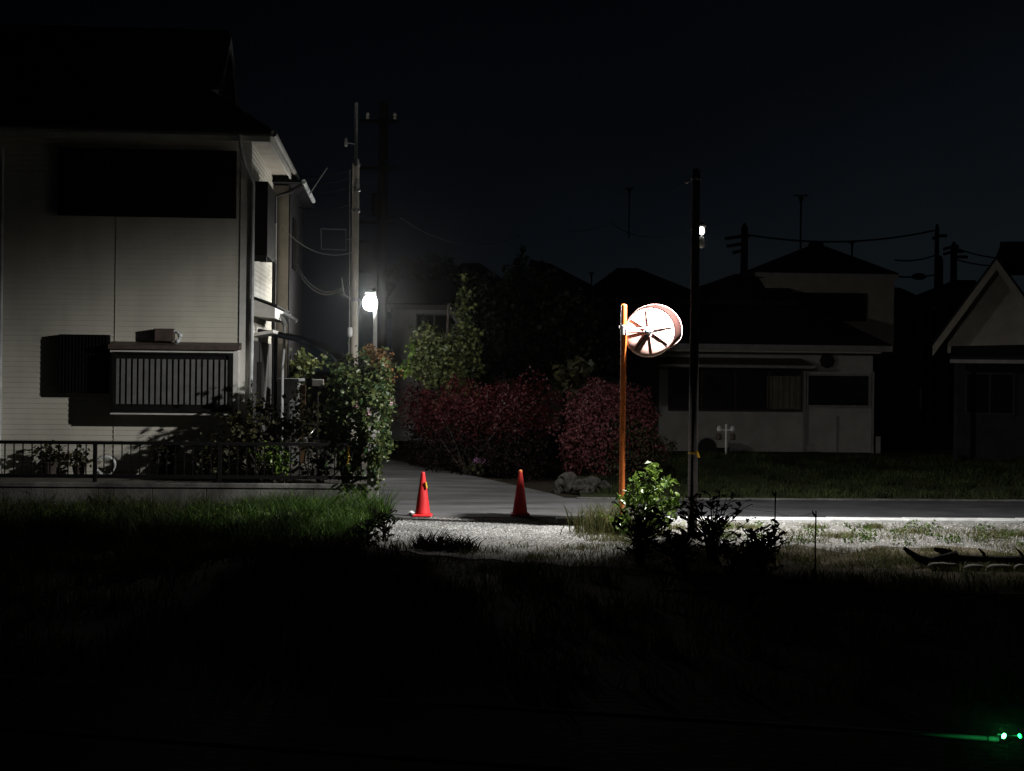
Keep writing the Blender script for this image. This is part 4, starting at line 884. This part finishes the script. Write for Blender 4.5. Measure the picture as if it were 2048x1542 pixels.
for dx in (-.17,.15):
    b = MB(); b.lathe((p_.x+dx,37.5,zl-.03), [(.045,0),(.055,.01),(.055,.09),(.03,.12),(.01,.13)], 10); b.build('lantern', M['white'], t)
    b = MB(); b.lathe((p_.x+dx*1.05,37.5,zl-.24), [(.06,0),(.075,.02),(.07,.13),(.05,.15)], 10); b.build('flowerpot', M['hood'], t)
    
p_ = at(1757, 890, 42.0); t = tag(MB().box(W, p_.x-.06, p_.x+.06, 42, 42.1, .2, at(1757,873,42).z).build('marker_post', M['fascia'], loc=(p_.x,42,.2), bevel=.01), 'short grey marker post right of the tiled house', 'post')
p_ = at(1622, 908, 41.6); t = tag(MB().box(W, p_.x-.1, p_.x+.1, 41.6, 41.8, .25, .45).build('stepping_block', M['fascia'], loc=(p_.x,41.6,.25), bevel=.01), 'small grey concrete block at the porch of the tiled house', 'block')
# gable house at right edge
c0 = at(1862, 700, 39.5); GH = Frame((c0.x, c0.y), R(-17.0))
t = thing('gable_house', 'dark gabled house with pale bargeboards at the right edge', 'house', (c0.x, c0.y, .26))
pk = GH.hit(1993, 520); lf_ = GH.hit(1866, 692); 
uw = lf_[0]+.35; ur = 2*pk[0]-uw; zl0 = lf_[1]+.42
zlo = GH.hit(1950, 706)[1]
b = MB(); b.add([GH(uw,.3,zlo), GH(ur,.3,zlo), GH(ur,.3,zl0), GH(pk[0],.3,pk[1]-.2), GH(uw,.3,zl0), GH(uw,8,zlo), GH(ur,8,zlo), GH(ur,8,zl0), GH(pk[0],8,pk[1]-.2), GH(uw,8,zl0)], [(0,1,2,3,4),(9,8,7,6,5),(0,4,9,5),(1,6,7,2),(0,5,6,1)]); b.build('gable', M['wall_g'], t)
ud = GH.hit(1908, 760, 1.2)[0]; MB().box(GH, ud, ur-.3, 1.2, 7.8, .1, zlo-.004).build('wall', M['clad'], t)
sl = (pk[1]-lf_[1])/(pk[0]-lf_[0]); dn = Vector((0,0,-.16)); b = MB()
for s in (-1, 1):
    p0 = GH(pk[0], -.25, pk[1]); p1 = GH(pk[0]+s*(pk[0]-lf_[0]), -.25, lf_[1]); bk = GH.b*8.6; th = Vector((0,0,.10))
    b.hexa([p0, p1, p1+bk, p0+bk, p0+th, p1+th, p1+bk+th, p0+bk+th])
rf = b.build('roof', M['roof'], t)
for s in (-1, 1):
    p0 = GH(pk[0], -.25, pk[1]-.005); p1 = GH(pk[0]+s*(pk[0]-lf_[0]), -.25, lf_[1]-.005); th = Vector((0,0,-.26)); ou = GH.b*-.03
    MB().hexa([p0+th+ou, p1+th+ou, p1+th, p0+th, p0+ou, p1+ou, p1, p0]).build('bargeboard', M['wall_d'], rf)
u0 = GH.hit(2000, 492, 4.5)[0]; zc = GH.hit(2000, 492, 4.5)[1]
b = MB(); hip(b, GH, u0-.15, u0+6, 2.2, 7, zc-.55, zc, u0, u0+5, 4.5); b.tube([GH(u0,4.5,zc), GH(u0+5,4.5,zc)], .12, 8); b.build('main_roof', M['roof'], rf)
z6 = GH.hit(1950, 715, -1)[1]; ua = GH.hit(1900, 715, -1)[0]
MB().hexa([GH(ua,-1,z6-.1),GH(6,-1,z6),GH(6,.29,z6+.35),GH(ua,.29,z6+.2),GH(ua,-1,z6),GH(6,-1,z6+.1),GH(6,.29,z6+.45),GH(ua,.29,z6+.3)]).build('porch_roof', M['roof'], t)
MB().box(GH, ua, 6, -1.03, -1.005, z6-.14, z6-.05).build('porch_fascia', M['fascia'], t)
for u_ in (ua+.1, ua+2.2): MB().box(GH, u_, u_+.1, -.95, -.85, .2, z6-.15).build('porch_post', M['clad'], t)
window(GH, 1930, 745, 2030, 830, t, m='shutter', fm='bar', d=1.2)
MB().box(GH, ud+2.2, ud+3.0, 1.15, 1.197, .2, 2.2).build('door', M['wood'], t)
# small houses farther back
def farhouse(label, D, x0, x1, ye, yr, rx0, rx1, xw0, xw1, m='wall_d', win=None, name='distant_house'):
    c = at(x0, 740, D); fr = Frame((c.x, D), R(2)); t = thing(name, label, 'house', (c.x, D, 0))
    u0 = fr.hit(x0, ye)[0]; u1 = fr.hit(x1, ye)[0]; ze_ = fr.hit((x0+x1)/2, ye)[1]; zr_ = fr.hit((rx0+rx1)/2, yr, 3.5)[1]
    w0 = fr.hit(xw0, ye)[0]; w1 = fr.hit(xw1, ye)[0]
    MB().box(fr, w0, w1, .6, 6.5, 0, ze_-.02).build('wall', M[m], t)
    b = MB(); hip(b, fr, u0, u1, 0, 7, ze_, zr_, fr.hit(rx0,yr,3.5)[0], fr.hit(rx1,yr,3.5)[0], 3.5); r_ = b.build('roof', M['roof'], t)
    MB().box(fr, u0, u1, -.03, -.002, ze_-.22, ze_-.06).build('fascia', M['fascia'], r_)
    if win: window(fr, *win[:4], t, m='shutter', fm='fascia', d=.6)
    return t
farhouse('pale house behind the street lamp with a square upstairs window', 50, 772, 945, 606, 560, 800, 900, 783, 930, 'trim', (832,628,905,668), 'shutter')
farhouse('dark roofed house left of the middle, behind the tall tree', 66, 880, 1010, 560, 526, 925, 960, 890, 1000)
farhouse('dark house with a low pyramid roof in the middle distance', 62, 975, 1205, 580, 526, 1075, 1100, 985, 1195)
farhouse('dark house with a hip roof behind the traffic mirror', 58, 1165, 1420, 592, 536, 1235, 1275, 1190, 1400, 'wall_d', (1215,605,1260,640))
farhouse('small pale house between the tiled house and the gabled house', 56, 1765, 1872, 607, 575, 1780, 1800, 1788, 1855, 'wall_l', (1815,640,1834,672))
farhouse('low dark house with a rust-red roof behind the gabled house', 70, 1850, 2000, 605, 560, 1910, 1950, 1865, 1990)
# aerials, far poles and wires
def aerial(x, y0, y1, D, label, w):
    p = at(x, y1, D); z0 = at(x, y0, D).z
    t = thing('tv_aerial', label, 'aerial', (p.x, D, p.z), 'rooftop aerials against the sky')
    MB().tube([(p.x,D,p.z-.3),(p.x,D,z0)], .03, 6).build('mast', M['cabledark'], t)
    b = MB()
    for s in (-1,1): b.tube([(p.x,D,z0-.25),(p.x+s*w*.4,D,z0-.02),(p.x+s*w,D,z0)], .022, 5)
    for k in range(5): b.tube([(p.x-w+k*w/2,D-.25,z0-.01),(p.x-w+k*w/2,D+.25,z0-.01)], .012, 4)
    b.build('elements', M['cabledark'], t)
aerial(1601, 390, 492, 47, 'tall aerial on the roof of the tiled house', .2)
aerial(1258, 376, 460, 60, 'faint aerial mast in the sky above the traffic mirror', .16)
aerial(1704, 484, 508, 47, 'short aerial stub on the right slope of the tiled roof', .08)
aerial(1183, 545, 560, 60, 'tiny aerial between the two middle roofs', .1)
def farpole(x, y0, D, label, arms, r=.16):
    p = at(x, 740, D); z0 = at(x, y0, D).z
    t = thing('utility_pole', label, 'utility pole', (p.x, D, 0), 'distant utility poles')
    MB().tube([(p.x,D,0),(p.x,D,z0)], [r*1.2,r*.8], 10).build('pole', M['darkpole'], t)
    for y, a, b_ in arms:
        z = at(x, y, D).z; k = D/F; MB().tube([(p.x+a*k,D-.1,z-.12 if a < 0 else z),(p.x,D-.1,z),(p.x+b_*k,D-.1,z)], .07, 6).build('crossarm', M['darkpole'], t)
    MB().lathe((p.x,D,z0), [(r*.8,0),(r*.5,.12),(.03,.18)], 8).build('cap', M['darkpole'], t)
farpole(1486, 456, 58, 'distant utility pole left of the tiled house ridge', [(472,-40,10),(487,-36,4),(500,-24,2)])
farpole(1871, 457, 60, 'distant utility pole with a cable from the left, behind the tiled house', [(472,-10,18)], .10)
farpole(1877, 520, 59, 'short thick distant pole beside the taller thin one', [(560,-4,4)], .16)
farpole(1905, 492, 64, 'distant utility pole with wide crossarms near the gabled house', [(493,-22,8),(503,-22,18),(514,4,26)])
wire(at(1492,469,58), at(1868,461,60), .35, .035, 'long dark cable across the sky above the tiled house', 'cabledark')
wire(at(1795,553,50), at(1872,549,60), .05, .03, 'dark cable with a closure right of the tiled house', 'cabledark')
wire(at(1910,495,64), at(2060,515,60), .2, .03, 'upper dark cable running right from the wide-armed pole', 'cabledark')
wire(at(1910,518,64), at(2060,525,60), .2, .03, 'lower dark cable running right from the wide-armed pole', 'cabledark')
wire(at(1790,520,55), at(1871,510,60), .1, .03, 'faint dark cable reaching the thin distant pole from the left', 'cabledark')
b = MB(); c = at(1838, 553, 57); b.ball(c, .28, .14, .13, 10, 7); tag(b.build('cable_closure', M['cabledark'], loc=tuple(c), smooth=True), 'dark oval closure hanging on the cable right of the tiled house', 'cable box')

# ------------------------------------------------------------------ near railing with green lights
def nearD(x): return 5.2 - .00042*(x-1024)*1.0
A0 = at(-120, 1345, 5.55); A1 = at(2200, 1491, 4.70)
t = thing('handrail', 'dark handrail in front of the camera, green light falling on its right end', 'handrail', tuple((A0+A1)/2 * 1.0))
dirr = (A1-A0).normalized()
def onr(x):      # point of the rail seen at column x
    lo_, hi_ = 0.0, 1.0
    for _ in range(40):
        m_ = (lo_+hi_)/2; p_ = A0.lerp(A1, m_); 
        if 1024 + F*(p_.x*cT + (p_.z-H)*sT)/p_.y < x: lo_ = m_
        else: hi_ = m_
    return A0.lerp(A1, lo_)
g1_ = onr(1974); g2_ = onr(1977.5)
MB().tube([A0, g1_], .0075, 12).build('top_bar', M['rail'], t, smooth=True)
MB().tube([g2_, onr(1998)], .0075, 12).build('bar_end', M['rail'], t, smooth=True)
MB().tube([g1_, g2_], .005, 8).build('joint', M['bar'], t)
dz = Vector((0,0,-.19)); MB().tube([A0+dz, A1+dz], .0075, 12).build('lower_bar', M['railpost'], t, smooth=True)
for q_ in (.03, .97):
    p_ = A0.lerp(A1, q_); b = MB(); b.tube([p_+Vector((0,.0,-.009)), (p_.x,p_.y,0)], .012, 8); b.build('upright', M['railpost'], t, smooth=True)
for x, m_, rr, lab, pw, ang in ((2008,'greenled',.0085,'brighter green light at the end of the handrail',3.0,.5),(2040,'greenleddim',.0075,'dimmer green light at the right edge beyond the handrail',.3,-.5)):
    c = at(x, 1472, onr(1998).y-.17); tt = thing('green_light', lab, 'light', tuple(c), 'small green lights by the handrail')
    b = MB(); ux = Vector((math.sin(ang),0,math.cos(ang))); b.lathe(c, [(.0005,-rr),(rr*.55,-rr*.75),(rr*.72,0),(rr*.55,rr*.75),(.0005,rr)], 14, ux); b.build('diode', M[m_], tt, smooth=True)
    if x == 2008: MB().tube([c+Vector((-.012,.02,0)), c+Vector((.02,.012,-.001)), at(2040,1472,onr(1998).y-.168)], .0012, 5).build('wire', M['bar'], tt)
    l_ = bpy.data.lights.new('glow', 'POINT'); l_.energy = pw; l_.color = (.04,1,.22); l_.shadow_soft_size = .004
    lo = bpy.data.objects.new('glow', l_); C.objects.link(lo); lo.parent = tt; lo.location = (-.012,-.012,.006)

# ------------------------------------------------------------------ added mist, stands in for the lens glow round the bare lamp
hm = bpy.data.materials.new('lens_glow_mist'); hm.use_nodes = True; nt = hm.node_tree
nt.nodes.remove(nt.nodes['Principled BSDF']); pv = nt.nodes.new('ShaderNodeVolumePrincipled')
pv.inputs['Color'].default_value = (.95,.97,1,1); pv.inputs['Density'].default_value = .00028; pv.inputs['Anisotropy'].default_value = .97
nt.links.new(pv.outputs[0], nt.nodes['Material Output'].inputs['Volume'])
hz = MB().box(W, -60, 60, -15, 110, -1, 16).build('glow_haze', hm); hz['kind'] = 'stuff'; hz['label'] = 'thin mist added over the whole street in place of lens glow'; hz['category'] = 'glow_haze'
